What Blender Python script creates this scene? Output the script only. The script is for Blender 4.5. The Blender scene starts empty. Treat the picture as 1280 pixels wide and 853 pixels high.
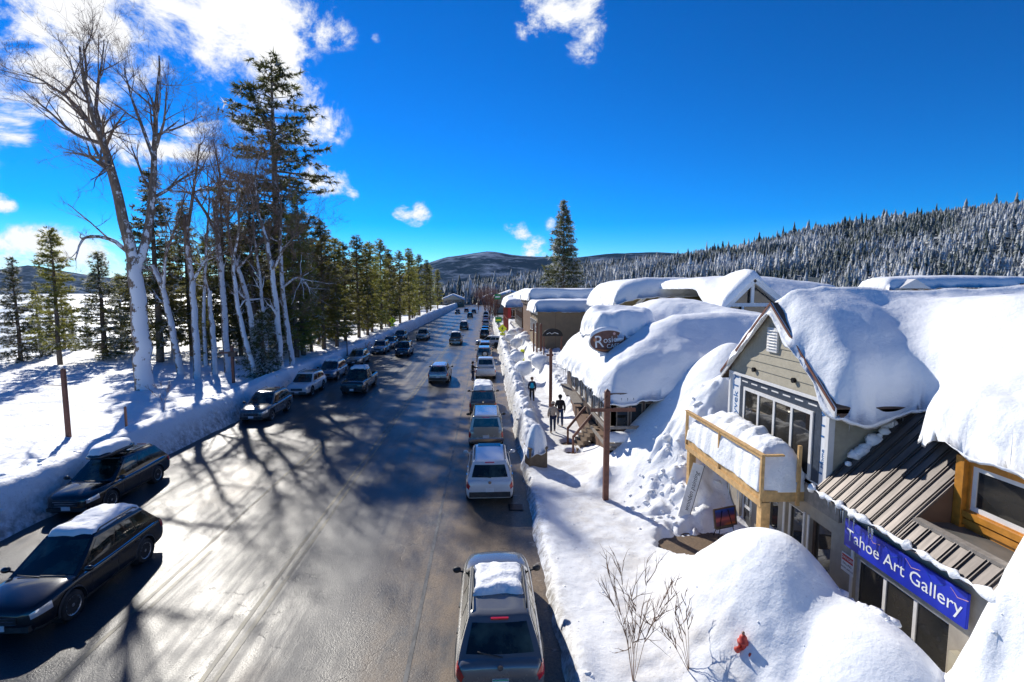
import bpy, bmesh, math, random
import numpy as np
from mathutils import Vector, Matrix

R = math.radians
sc = bpy.context.scene
COL = sc.collection
rng = random.Random(7)
nrg = np.random.default_rng(11)

# ------------------------------------------------------------------ camera
CAM_H, YAW, PITCH = 8.2, R(2.86), math.atan(60.5 / 640)
cam_data = bpy.data.cameras.new('camera')
cam_data.lens, cam_data.sensor_width = 18.0, 36.0
cam_data.clip_start, cam_data.clip_end = 0.1, 40000
cam = bpy.data.objects.new('camera', cam_data)
COL.objects.link(cam)
cam.location = (0, 0, CAM_H)
cam.rotation_euler = (math.pi / 2 - PITCH, 0, -YAW)
sc.camera = cam

_r = Vector((math.cos(YAW), -math.sin(YAW), 0))
_f = Vector((math.sin(YAW) * math.cos(PITCH), math.cos(YAW) * math.cos(PITCH), -math.sin(PITCH)))
_u = Vector((math.sin(YAW) * math.sin(PITCH), math.cos(YAW) * math.sin(PITCH), math.cos(PITCH)))
def ray(px, py):
    return _f + _r * ((px - 640) / 640) + _u * ((426.5 - py) / 640)
def atz(px, py, z):
    d = ray(px, py); t = (z - CAM_H) / d.z
    return Vector((0, 0, CAM_H)) + d * t
def atx(px, py, x):
    d = ray(px, py); return Vector((0, 0, CAM_H)) + d * (x / d.x)
def aty(px, py, y):
    d = ray(px, py); return Vector((0, 0, CAM_H)) + d * (y / d.y)

# ------------------------------------------------------------------ sun and sky
SUN_AZ, SUN_EL = R(-29), R(32)          # azimuth from +Y (the street's direction), negative to the left
SUN = Vector((math.sin(SUN_AZ) * math.cos(SUN_EL), math.cos(SUN_AZ) * math.cos(SUN_EL), math.sin(SUN_EL)))
sd = bpy.data.lights.new('sun', 'SUN')
sd.energy, sd.angle, sd.color = 4.3, R(0.53), (1.0, 0.95, 0.86)
sun = bpy.data.objects.new('sun', sd); COL.objects.link(sun)
sun.rotation_euler = SUN.to_track_quat('Z', 'Y').to_euler()

world = bpy.data.worlds.new('World'); sc.world = world; world.use_nodes = True
wn, wl = world.node_tree.nodes, world.node_tree.links
wn.clear()
def N(t, **kw):
    n = wn.new(t)
    for k, v in kw.items(): setattr(n, k, v)
    return n
w_out = N('ShaderNodeOutputWorld'); w_bg = N('ShaderNodeBackground')
sky = N('ShaderNodeTexSky', sky_type='NISHITA', sun_disc=False, sun_elevation=SUN_EL, sun_rotation=SUN_AZ,
        altitude=1900, air_density=1.0, dust_density=0.0, ozone_density=5.0)
hsv = N('ShaderNodeHueSaturation'); hsv.inputs['Saturation'].default_value = 1.5; hsv.inputs['Value'].default_value = 0.93; hsv.inputs['Hue'].default_value = 0.497
wl.new(sky.outputs[0], hsv.inputs['Color'])
tc = N('ShaderNodeTexCoord')
# cumulus clouds: soft bumps of cloud density round given directions, broken up by fractal noise
CLOUDS = [(40, 40, 80), (120, 50, 80), (180, 60, 55), (15, 110, 45), (70, 110, 45), (230, 165, 42), (180, 180, 36), (110, 150, 36), (285, 15, 55), (360, 18, 48),
          (425, 30, 26), (260, 75, 34), (300, 110, 52), (350, 130, 52), (395, 155, 36), (405, 222, 27), (440, 243, 9), (20, 165, 24),
          (3, 255, 17), (20, 305, 30), (70, 318, 42), (130, 328, 36), (0, 330, 34), (672, 22, 30), (735, 42, 32),           (522, 267, 17), (500, 266, 10), (645, 288, 15), (585, 312, 19), (665, 310, 18), (690, 281, 10), (470, 45, 7), (-60, 60, 110), (-70, 200, 60),
          (-160, 120, 120), (150, -90, 130), (330, -60, 70), (-60, -120, 130), (-120, 320, 70), (350, 95, 26), (700, -60, 60), (1000, -260, 90), (1500, -120, 80), (640, -400, 160)]
acc = None
for (cx, cy, cr) in CLOUDS:
    d = ray(cx, cy).normalized()
    e = (ray(cx + cr * 1.35, cy).normalized() - d).length
    dp = N('ShaderNodeVectorMath', operation='DISTANCE'); wl.new(tc.outputs['Generated'], dp.inputs[0]); dp.inputs[1].default_value = d
    mr = N('ShaderNodeMapRange', interpolation_type='SMOOTHSTEP'); wl.new(dp.outputs['Value'], mr.inputs['Value'])
    mr.inputs['From Min'].default_value = e * 1.25; mr.inputs['From Max'].default_value = 0.0
    mr.inputs['To Min'].default_value = 0; mr.inputs['To Max'].default_value = 1
    if acc is None: acc = mr.outputs[0]
    else:
        a = N('ShaderNodeMath', operation='ADD'); wl.new(acc, a.inputs[0]); wl.new(mr.outputs[0], a.inputs[1]); acc = a.outputs[0]
cl = N('ShaderNodeMath', operation='MINIMUM'); wl.new(acc, cl.inputs[0]); cl.inputs[1].default_value = 1.0
mp = N('ShaderNodeMapping'); mp.inputs['Scale'].default_value = (1, 1, 1.5); wl.new(tc.outputs['Generated'], mp.inputs['Vector'])
nz = N('ShaderNodeTexNoise'); nz.inputs['Scale'].default_value = 7.5; nz.inputs['Detail'].default_value = 12; nz.inputs['Roughness'].default_value = 0.68
nz.inputs['Distortion'].default_value = 0.35
wl.new(mp.outputs[0], nz.inputs['Vector'])
nm = N('ShaderNodeMapRange'); wl.new(nz.outputs['Fac'], nm.inputs['Value'])
nm.inputs['From Min'].default_value = 0.32; nm.inputs['From Max'].default_value = 0.68; nm.inputs['To Min'].default_value = -1.25; nm.inputs['To Max'].default_value = 1.15
gate = N('ShaderNodeMapRange'); wl.new(cl.outputs[0], gate.inputs['Value']); gate.inputs['From Max'].default_value = 0.45
nmg = N('ShaderNodeMath', operation='MULTIPLY'); wl.new(nm.outputs[0], nmg.inputs[0]); wl.new(gate.outputs[0], nmg.inputs[1])
ad = N('ShaderNodeMath', operation='ADD'); wl.new(cl.outputs[0], ad.inputs[0]); wl.new(nmg.outputs[0], ad.inputs[1])
cd = N('ShaderNodeMapRange', interpolation_type='SMOOTHSTEP'); wl.new(ad.outputs[0], cd.inputs['Value'])
cd.inputs['From Min'].default_value = 0.30; cd.inputs['From Max'].default_value = 1.35
cm = N('ShaderNodeMath', operation='MULTIPLY'); wl.new(cd.outputs[0], cm.inputs[0]); cm.inputs[1].default_value = 0.96
cr_ = N('ShaderNodeMapRange'); wl.new(ad.outputs[0], cr_.inputs['Value'])
cr_.inputs['From Min'].default_value = 0.5; cr_.inputs['From Max'].default_value = 1.3
cc = N('ShaderNodeMix', data_type='RGBA'); wl.new(cr_.outputs[0], cc.inputs['Factor'])
cc.inputs['A'].default_value = (4.3, 4.9, 5.8, 1); cc.inputs['B'].default_value = (6.3, 6.3, 6.3, 1)
mx = N('ShaderNodeMix', data_type='RGBA'); wl.new(cm.outputs[0], mx.inputs['Factor'])
sm1 = N('ShaderNodeVectorMath', operation='SCALE'); sm1.inputs['Scale'].default_value = .13; wl.new(hsv.outputs[0], sm1.inputs[0])
gm = N('ShaderNodeGamma'); gm.inputs['Gamma'].default_value = 1.30; wl.new(sm1.outputs[0], gm.inputs['Color'])
sm2 = N('ShaderNodeVectorMath', operation='SCALE'); sm2.inputs['Scale'].default_value = 1 / .13; wl.new(gm.outputs[0], sm2.inputs[0])
wl.new(sm2.outputs[0], mx.inputs['A']); wl.new(cc.outputs['Result'], mx.inputs['B'])
wl.new(mx.outputs['Result'], w_bg.inputs['Color']); w_bg.inputs['Strength'].default_value = 0.13
wl.new(w_bg.outputs[0], w_out.inputs[0])
world.cycles.sampling_method = 'MANUAL'; world.cycles.sample_map_resolution = 512

sc.view_settings.view_transform = 'Standard'; sc.view_settings.look = 'None'
sc.view_settings.exposure = 0.38; sc.view_settings.gamma = 1.0
sc.cycles.use_denoising = True
sc.cycles.max_bounces = 8; sc.cycles.diffuse_bounces = 6; sc.cycles.glossy_bounces = 3; sc.cycles.transmission_bounces = 3
sc.cycles.caustics_reflective = False; sc.cycles.caustics_refractive = False
sc.cycles.sample_clamp_indirect = 4.0

# ------------------------------------------------------------------ numpy noise
def vnoise(x, y, seed=0):
    xi, yi = np.floor(x).astype(np.int64), np.floor(y).astype(np.int64)
    xf, yf = x - xi, y - yi
    def h(a, b):
        n = (a * 374761393 + b * 668265263 + seed * 1442695041) & 0xffffffff
        n = ((n ^ (n >> 13)) * 1274126177) & 0xffffffff
        return ((n ^ (n >> 16)) & 0xffff) / 65535.0
    u, v = xf * xf * (3 - 2 * xf), yf * yf * (3 - 2 * yf)
    return (h(xi, yi) * (1 - u) + h(xi + 1, yi) * u) * (1 - v) + (h(xi, yi + 1) * (1 - u) + h(xi + 1, yi + 1) * u) * v
def fbm(x, y, oct=4, seed=0, gain=.5):
    s, a, t = 0, 1.0, 0
    for i in range(oct):
        s = s + a * (vnoise(x * 2 ** i + 13.7 * i, y * 2 ** i - 7.3 * i, seed + i) * 2 - 1); t += a; a *= gain
    return s / t
def sstep(a, b, x):
    t = np.clip((x - a) / (b - a), 0, 1); return t * t * (3 - 2 * t)

# ------------------------------------------------------------------ materials
MATS = {}
class NT:
    def __init__(s, name):
        s.m = bpy.data.materials.new(name); s.m.use_nodes = True
        s.n, s.l = s.m.node_tree.nodes, s.m.node_tree.links
        s.p = s.n['Principled BSDF']; MATS[name] = s.m
        s.geo = s.n.new('ShaderNodeNewGeometry'); s.tc = s.n.new('ShaderNodeTexCoord')
    def add(s, t, **kw):
        n = s.n.new(t)
        for k, v in kw.items():
            if k in n.bl_rna.properties.keys(): setattr(n, k, v)
        return n
    def link(s, a, b): s.l.new(a, b)
    def noise(s, scale, detail=4, rough=.55, vec=None, dist=0, stretch=None):
        n = s.n.new('ShaderNodeTexNoise'); n.inputs['Scale'].default_value = scale
        n.inputs['Detail'].default_value = detail; n.inputs['Roughness'].default_value = rough; n.inputs['Distortion'].default_value = dist
        v = vec if vec is not None else s.geo.outputs['Position']
        if stretch:
            mpn = s.n.new('ShaderNodeMapping'); mpn.inputs['Scale'].default_value = stretch; s.l.new(v, mpn.inputs['Vector']); v = mpn.outputs[0]
        s.l.new(v, n.inputs['Vector']); return n.outputs['Fac']
    def rmp(s, fac, a, b, lo=0, hi=1, smooth=False):
        n = s.n.new('ShaderNodeMapRange')
        if smooth: n.interpolation_type = 'SMOOTHSTEP'
        s.l.new(fac, n.inputs['Value'])
        for k, v in zip(('From Min', 'From Max', 'To Min', 'To Max'), (a, b, lo, hi)): n.inputs[k].default_value = v
        return n.outputs[0]
    def math(s, op, a, b=None):
        n = s.n.new('ShaderNodeMath'); n.operation = op
        for i, v in enumerate((a, b)):
            if v is None: continue
            if isinstance(v, (int, float)): n.inputs[i].default_value = v
            else: s.l.new(v, n.inputs[i])
        return n.outputs[0]
    def mix(s, fac, a, b):
        n = s.n.new('ShaderNodeMix'); n.data_type = 'RGBA'
        if isinstance(fac, (int, float)): n.inputs['Factor'].default_value = fac
        else: s.l.new(fac, n.inputs['Factor'])
        for k, v in (('A', a), ('B', b)):
            if isinstance(v, (tuple, list)): n.inputs[k].default_value = (*v[:3], 1)
            else: s.l.new(v, n.inputs[k])
        return n.outputs['Result']
    def bump(s, h, strength=.3, dist=.05):
        n = s.n.new('ShaderNodeBump'); n.inputs['Strength'].default_value = strength; n.inputs['Distance'].default_value = dist
        s.l.new(h, n.inputs['Height'])
        if s.p.inputs['Normal'].is_linked: s.l.new(s.p.inputs['Normal'].links[0].from_socket, n.inputs['Normal'])
        s.l.new(n.outputs[0], s.p.inputs['Normal'])
    def set(s, **kw):
        for k, v in kw.items():
            k = k.replace('_', ' ')
            i = s.p.inputs[k]
            if hasattr(v, 'is_output'): s.l.new(v, i)
            elif isinstance(v, (tuple, list)): i.default_value = (*v[:3], 1)
            else: i.default_value = v
        return s
def plain(name, col, rough=.6, metal=0, var=.12, scale=6, bump=0, coat=0, spec=.5, dirt=None):
    t = NT(name)
    nf = t.noise(scale, 5)
    a = tuple(c * (1 - var) for c in col); b = tuple(min(1, c * (1 + var)) for c in col)
    c = t.mix(t.rmp(nf, .3, .7), a, b)
    if dirt:
        c = t.mix(t.rmp(t.noise(scale * .45, 6, .65), .45, .75, 0, dirt[1]), c, dirt[0])
    t.set(Base_Color=c, Roughness=rough, Metallic=metal)
    t.p.inputs['Specular IOR Level'].default_value = spec
    if coat: t.p.inputs['Coat Weight'].default_value = coat; t.p.inputs['Coat Roughness'].default_value = .04
    if bump: t.bump(t.noise(scale * 4, 4), bump, .01)
    return t.m

# snow
def snow_mat(name, grain=1.0, dirt=0.0, kerbs=True):
    t = NT(name)
    c = t.mix(t.rmp(t.noise(1.7, 5), .3, .7), (.86, .88, .90), (.91, .92, .93))
    if dirt and not kerbs:
        spk = t.math('MULTIPLY', t.rmp(t.noise(12, 6, .7), .58, .70), t.rmp(t.noise(.5, 4), .38, .60))
        c = t.mix(t.math('MULTIPLY', spk, dirt), c, (.20, .15, .10))
        edge = t.add('ShaderNodeSeparateXYZ'); t.link(t.geo.outputs['Position'], edge.inputs[0])
        foot = t.math('MULTIPLY', t.rmp(edge.outputs['X'], -16.75, -16.3, 0, 1), t.rmp(t.noise(3.5, 7, .7), .36, .62))
        c = t.mix(t.math('MULTIPLY', foot, .8), c, (.24, .20, .17))
    elif dirt:
        spk = t.math('MULTIPLY', t.rmp(t.noise(9, 6, .7), .60, .72), t.rmp(t.noise(.8, 4), .42, .62))
        c = t.mix(t.math('MULTIPLY', spk, dirt), c, (.16, .13, .10))
        edge = t.add('ShaderNodeSeparateXYZ'); t.link(t.geo.outputs['Position'], edge.inputs[0])
        kerb = t.math('MULTIPLY', t.rmp(edge.outputs['X'], 1.62, 2.25, 1, 0), t.rmp(t.noise(4.5, 7, .7), .40, .62))
        c = t.mix(t.math('MULTIPLY', kerb, .85), c, (.19, .155, .12))
        walk = t.math('MULTIPLY', t.math('MULTIPLY', t.rmp(edge.outputs['X'], 2.3, 3.2), t.rmp(edge.outputs['X'], 4.6, 5.6, 1, 0)), t.rmp(t.noise(1.3, 7, .7), .36, .62, 0, .6))
        c = t.mix(walk, c, (.50, .46, .41))
    t.set(Base_Color=c, Roughness=.62)
    t.p.inputs['Specular IOR Level'].default_value = .25
    t.p.inputs['Subsurface Weight'].default_value = 0.0
    t.bump(t.noise(2.6, 6, .6), .55 * grain, .10)
    t.bump(t.noise(22, 3, .6), .35 * grain, .02)
    return t.m
snow_mat('snow', .8); snow_mat('snow_rough', 1.5); snow_mat('snow_dirty', .8, .75); snow_mat('snow_trodden', 1.7, .55, False); snow_mat('snow_smooth', .45)

# wet, salted asphalt
t = NT('asphalt')
sx = t.add('ShaderNodeSeparateXYZ'); t.link(t.geo.outputs['Position'], sx.inputs[0])
lanes = t.noise(1.0, 5, .6, stretch=(1.1, .035, 1))
streak = t.noise(1.0, 4, .6, stretch=(5.5, .06, 1))
blot = t.noise(.35, 6, .62)
grit = t.noise(26, 3, .7)
dry = t.rmp(t.math('ADD', t.math('MULTIPLY', lanes, .55), t.math('MULTIPLY', blot, .45)), .40, .62, smooth=True)
dry = t.math('MULTIPLY', dry, t.rmp(streak, .30, .66, .35, 1))
base = t.mix(t.rmp(grit, .35, .7), (.030, .031, .034), (.072, .071, .070))
salt = t.mix(t.rmp(grit, .3, .7), (.10, .098, .094), (.19, .185, .18))
col = t.mix(t.math('MULTIPLY', dry, .62), base, salt)
# sand and grit strewn along the right-hand parking lane and in patches on the lanes
sandx = t.rmp(sx.outputs['X'], -4.2, -1.6, smooth=True)
sandn = t.rmp(t.noise(.8, 7, .68, stretch=(1, .5, 1)), .34, .60)
sand = t.math('MULTIPLY', sandx, sandn)
patch = t.math('MULTIPLY', t.rmp(t.noise(.16, 5, .6, stretch=(1.3, .5, 1)), .58, .70), .75)
sand = t.math('MAXIMUM', t.math('MULTIPLY', sand, .95), patch)
col = t.mix(sand, col, t.mix(t.rmp(grit, .3, .7), (.15, .105, .068), (.31, .235, .155)))
slush = t.math('MULTIPLY', t.rmp(t.noise(2.2, 7, .7), .60, .70), t.rmp(sx.outputs['X'], -1.0, 1.6, 0, .7))
col = t.mix(slush, col, (.5, .48, .45))
vor = t.add('ShaderNodeTexVoronoi'); vor.feature = 'DISTANCE_TO_EDGE'; vor.inputs['Scale'].default_value = .42
vd = t.add('ShaderNodeVectorMath'); vd.operation = 'ADD'
nzc = t.add('ShaderNodeTexNoise'); nzc.inputs['Scale'].default_value = 1.6; nzc.inputs['Detail'].default_value = 5; t.link(t.geo.outputs['Position'], nzc.inputs['Vector'])
t.link(t.geo.outputs['Position'], vd.inputs[0]); t.link(nzc.outputs['Color'], vd.inputs[1]); t.link(vd.outputs[0], vor.inputs['Vector'])
crack = t.rmp(vor.outputs['Distance'], .004, .012, 1, 0)
crack = t.math('MULTIPLY', t.math('MULTIPLY', crack, t.rmp(t.noise(.25, 3), .50, .60)), t.rmp(t.noise(3, 4), .35, .6))
col = t.mix(t.math('MULTIPLY', crack, .6), col, (.012, .012, .013))
wet = t.math('SUBTRACT', 1.0, t.math('MAXIMUM', dry, t.math('MULTIPLY', sand, .9)))
rough = t.rmp(wet, 0, 1, .55, .29)
t.set(Base_Color=col, Roughness=rough); t.p.inputs['Specular IOR Level'].default_value = .25
t.bump(grit, .5, .014); t.bump(t.noise(70, 2), .25, .005); t.bump(t.noise(.7, 4), .12, .08)
t.bump(t.math('SUBTRACT', 1.0, crack), .5, .01)

t = NT('lane_paint')
wear = t.rmp(t.noise(3.5, 7, .72, stretch=(1, .4, 1)), .40, .58)
t.set(Base_Color=t.mix(t.math('MULTIPLY', wear, .30), (.07, .07, .068), (.42, .41, .38)), Roughness=.5); t.p.inputs['Specular IOR Level'].default_value = .2
t = NT('lane_paint_yellow')
wear = t.rmp(t.noise(3.0, 7, .72, stretch=(1, .4, 1)), .40, .60)
t.set(Base_Color=t.mix(t.math('MULTIPLY', wear, .55), (.07, .068, .06), (.40, .34, .20)), Roughness=.5); t.p.inputs['Specular IOR Level'].default_value = .2

plain('bark', (.17, .12, .085), .9, var=.4, scale=5, bump=.6)
# bark plastered with blown snow on the side the storm came from
t = NT('bark_snowy')
dt = t.add('ShaderNodeVectorMath'); dt.operation = 'DOT_PRODUCT'; t.link(t.geo.outputs['Normal'], dt.inputs[0]); dt.inputs[1].default_value = (.80, -.60, .22)
sz = t.add('ShaderNodeSeparateXYZ'); t.link(t.geo.outputs['Position'], sz.inputs[0])
hi = t.rmp(sz.outputs['Z'], 8, 15, 0, .85, True)
f = t.rmp(t.math('SUBTRACT', t.math('ADD', t.math('ADD', dt.outputs['Value'], t.rmp(t.noise(11, 5, .65, stretch=(1, 1, .4)), .25, .75, -.45, .45)), t.rmp(t.noise(1.8, 6, .65), .25, .75, -.9, .9)), hi), .22, .48, smooth=True)
bk = t.mix(t.rmp(t.noise(9, 5, .65, stretch=(1, 1, .25)), .3, .7), (.10, .065, .045), (.33, .24, .17))
t.set(Base_Color=t.mix(f, bk, (.80, .80, .82)), Roughness=.85); t.bump(t.noise(14, 4, .6, stretch=(1, 1, .25)), .7, .03)
plain('twig', (.26, .17, .115), .9, var=.35, scale=4)
plain('twig_red', (.20, .095, .07), .9, var=.35, scale=4)
# needles: attribute "snow" says which tufts carry snow
def needles(name, a, b, tr=.12):
    t = NT(name)
    at = t.add('ShaderNodeAttribute'); at.attribute_name = 'snow'
    g = t.mix(t.rmp(t.noise(.9, 4), .3, .7), a, b)
    oi = t.add('ShaderNodeObjectInfo')
    hv = t.add('ShaderNodeHueSaturation'); t.link(t.rmp(oi.outputs['Random'], 0, 1, .75, 1.2), hv.inputs['Value']); t.link(t.rmp(oi.outputs['Random'], 0, 1, .488, .512), hv.inputs['Hue']); t.link(g, hv.inputs['Color'])
    t.set(Base_Color=t.mix(at.outputs['Fac'], hv.outputs[0], (.80, .82, .85)), Roughness=.7); t.p.inputs['Specular IOR Level'].default_value = .15
    if tr:
        tl = t.add('ShaderNodeBsdfTranslucent'); t.link(t.mix(at.outputs['Fac'], hv.outputs[0], (.7, .72, .75)), tl.inputs['Color'])
        ms = t.add('ShaderNodeMixShader'); ms.inputs[0].default_value = tr
        t.link(t.p.outputs[0], ms.inputs[1]); t.link(tl.outputs[0], ms.inputs[2])
        t.link(ms.outputs[0], t.n['Material Output'].inputs['Surface'])
    return t.m
needles('needles_dark', (.09, .115, .043), (.20, .19, .068), .58)
needles('needles_olive', (.20, .215, .05), (.39, .35, .095), .68)
needles('needles_mid', (.11, .125, .036), (.24, .215, .065), .6)
needles('needles_far', (.030, .060, .058), (.07, .10, .08), .2)

# buildings
plain('siding', (.40, .36, .27), .65, var=.08, scale=9, bump=.25, dirt=((.25, .22, .17), .35))
plain('stucco', (.36, .32, .26), .8, var=.1, scale=5, bump=.3, dirt=((.2, .17, .14), .4))
plain('tan_wall', (.24, .18, .115), .8, var=.1, scale=1.5, bump=.3)
plain('brown_wall', (.16, .09, .055), .75, var=.2, scale=2)
plain('olive_wall', (.18, .145, .07), .8, var=.12, scale=2)
plain('white_trim', (.74, .73, .71), .5, var=.04, scale=9, dirt=((.5, .48, .45), .3))
plain('house_wrap', (.78, .79, .80), .35, var=.03, scale=5, bump=.25)
plain('blue_ink', (.03, .14, .36), .5)
plain('black_ink', (.02, .02, .022), .5)
plain('white_ink', (.82, .82, .80), .5)
plain('red_ink', (.55, .035, .03), .5)
plain('flashing_tape', (.045, .06, .085), .4, var=.3, scale=12)
plain('raw_timber', (.60, .38, .16), .6, var=.22, scale=8, bump=.2, dirt=((.33, .17, .06), .5))
plain('varnished_wood', (.50, .21, .03), .35, var=.25, scale=6)
plain('brown_post', (.155, .058, .036), .6, var=.25, scale=8, bump=.3)
plain('dark_wood', (.085, .055, .04), .7, var=.3, scale=6)
plain('grey_wood', (.25, .22, .19), .8, var=.25, scale=8, bump=.3)
plain('deck_board', (.20, .185, .165), .7, var=.2, scale=4, dirt=((.1, .09, .08), .5))
plain('red_trim', (.28, .05, .035), .6, var=.2)
plain('banner_blue', (.014, .030, .40), .4, var=.25, scale=2.2)
plain('pink', (.75, .22, .36), .7)
plain('tarp_blue', (.01, .10, .40), .5)
plain('metal_black', (.02, .02, .022), .4, .6)
plain('steel', (.45, .45, .46), .35, .9)
plain('rust_metal', (.16, .10, .075), .5, .4, var=.3)
t = NT('roof_metal')
t.set(Base_Color=t.mix(t.rmp(t.noise(3, 6, .65, stretch=(.3, 2.5, .3)), .35, .7), (.085, .072, .065), (.18, .155, .14)), Roughness=.48, Metallic=.35)
t.bump(t.noise(3, 3), .1, .02)
plain('membrane', (.14, .135, .125), .45, var=.3, scale=1.3, dirt=((.06, .058, .055), .6))
plain('paver', (.17, .115, .07), .7, var=.3, scale=14, bump=.5, dirt=((.08, .06, .045), .6))
plain('hydrant_red', (.50, .05, .03), .5, var=.2)
plain('sign_yellow', (.88, .92, .03), .45, var=.05)
plain('sign_green', (.02, .30, .07), .5)
plain('bin_brown', (.16, .115, .07), .7, var=.2, bump=.3)
t = NT('ice'); t.set(Base_Color=(.75, .82, .88), Roughness=.12); t.p.inputs['Transmission Weight'].default_value = .55; t.p.inputs['IOR'].default_value = 1.31
t = NT('window_glass'); t.set(Base_Color=t.mix(t.rmp(t.noise(.9, 3), .35, .65), (.012, .014, .016), (.04, .036, .03)), Roughness=.03); t.p.inputs['Specular IOR Level'].default_value = .8
t = NT('clear_glass'); t.set(Base_Color=(.9, .94, .92), Roughness=.01); t.p.inputs['Transmission Weight'].default_value = 1.0; t.p.inputs['IOR'].default_value = 1.15
t = NT('sign_brown'); t.set(Base_Color=t.mix(t.rmp(t.noise(5, 5), .3, .7), (.10, .035, .025), (.20, .08, .05)), Roughness=.5)
plain('orange_ink', (.60, .22, .06), .5); plain('skin', (.50, .30, .22), .55, var=.05); plain('pink_ink', (.75, .42, .36), .5)

# cars
def paint(name, col, metal=.3, rough=.20, dirt=.45):
    t = NT(name)
    tcg = t.tc.outputs['Object']
    sp = t.add('ShaderNodeSeparateXYZ'); t.link(tcg, sp.inputs[0])
    # road film splashed up the lower body
    low = t.rmp(sp.outputs['Z'], .15, .95, 1, .12)
    d = t.math('MULTIPLY', t.math('MULTIPLY', low, t.rmp(t.noise(5, 6, .65, vec=tcg), .30, .68)), dirt)
    t.set(Base_Color=t.mix(d, col, (.20, .175, .15)), Roughness=t.rmp(d, 0, .5, rough, .6), Metallic=metal)
    t.p.inputs['Coat Weight'].default_value = .7; t.p.inputs['Coat Roughness'].default_value = .05
    return t.m
PAINTS = {'black': (.008, .008, .010), 'blackolive': (.035, .036, .03), 'white': (.70, .70, .70), 'silver': (.42, .43, .44), 'bluegrey': (.16, .22, .30),
          'gold': (.34, .29, .22), 'champagne': (.46, .42, .35), 'charcoal': (.045, .047, .05), 'navy': (.02, .03, .06), 'brown': (.14, .10, .075), 'red': (.25, .02, .02), 'grey': (.16, .165, .17), 'graphite': (.085, .085, .08), 'olivegrey': (.13, .13, .11)}
for k, c in PAINTS.items(): paint('paint_' + k, c, .35 if k not in ('white', 'black') else .0, dirt=.45 if k not in ('black', 'blackolive') else .03)
t = NT('car_glass'); t.set(Base_Color=t.mix(t.rmp(t.noise(1.6, 3), .45, .65), (.008, .012, .011), (.05, .075, .06)), Roughness=.035); t.p.inputs['Specular IOR Level'].default_value = .75  # greenish patches in the glass colour stand in for lit interiors
plain('tyre', (.018, .018, .019), .8, var=.3, dirt=((.12, .11, .10), .5)); plain('rim', (.42, .43, .45), .3, .8, var=.1)
plain('cladding', (.030, .030, .031), .6, var=.3, dirt=((.14, .125, .11), .45)); plain('chrome', (.65, .66, .68), .12, 1.0, var=.02)
t = NT('tail_red'); t.set(Base_Color=(.45, .012, .015), Roughness=.12); t.p.inputs['Coat Weight'].default_value = .6
t = NT('head_lamp'); t.set(Base_Color=(.62, .66, .70), Roughness=.08, Metallic=.5); t.p.inputs['Coat Weight'].default_value = 1
plain('plate_white', (.70, .71, .72), .4, var=.05); plain('plate_green', (.10, .42, .28), .5)
def cloth(n, c): plain('cloth_' + n, c, .9, var=.25, scale=14, bump=.4)
for n_, c_ in (('tan', (.62, .48, .35)), ('dark', (.022, .018, .02)), ('jeans', (.03, .06, .14)), ('black', (.014, .014, .016)), ('teal', (.01, .42, .66)), ('navy', (.02, .035, .08)), ('brown', (.12, .06, .035)), ('pink', (.6, .2, .3))): cloth(n_, c_)
M = MATS

# ------------------------------------------------------------------ object helpers
def tag(o, label=None, cat=None, group=None, kind=None):
    for k, v in (('label', label), ('category', cat), ('group', group), ('kind', kind)):
        if v: o[k] = v
    return o
def link(name, me, mat=None, parent=None, loc=None):
    o = bpy.data.objects.new(name, me); COL.objects.link(o)
    if mat is not None:
        m_ = M[mat] if isinstance(mat, str) else mat
        if len(me.materials) == 0: me.materials.append(m_)
        else:
            o.material_slots[0].link = 'OBJECT'; o.material_slots[0].material = m_
    if parent is not None: o.parent = parent
    if loc is not None: o.location = loc
    return o
def empty(name, loc=(0, 0, 0), rz=0, **kw):
    o = bpy.data.objects.new(name, None); COL.objects.link(o); o.location = loc; o.rotation_euler.z = rz
    o.empty_display_size = .2
    return tag(o, **kw)
def mk(name, V, F, smooth=False):
    me = bpy.data.meshes.new(name)
    V = np.asarray(V, dtype=np.float32)
    if isinstance(F, np.ndarray):
        k = F.shape[1]
        me.vertices.add(len(V)); me.vertices.foreach_set('co', V.ravel())
        me.loops.add(F.size); me.loops.foreach_set('vertex_index', F.astype(np.int32).ravel())
        me.polygons.add(len(F)); me.polygons.foreach_set('loop_start', np.arange(0, F.size, k, dtype=np.int32))
        me.update(calc_edges=True)
    else:
        me.from_pydata([tuple(map(float, v)) for v in V], [], F); me.update()
    if smooth: me.polygons.foreach_set('use_smooth', np.ones(len(me.polygons), dtype=bool)); me.update()
    return me
def copy_tree(o, parent=None):
    c = o.copy(); COL.objects.link(c)
    if parent is not None: c.parent = parent
    for ch in list(o.children): copy_tree(ch, c)
    return c
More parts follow.
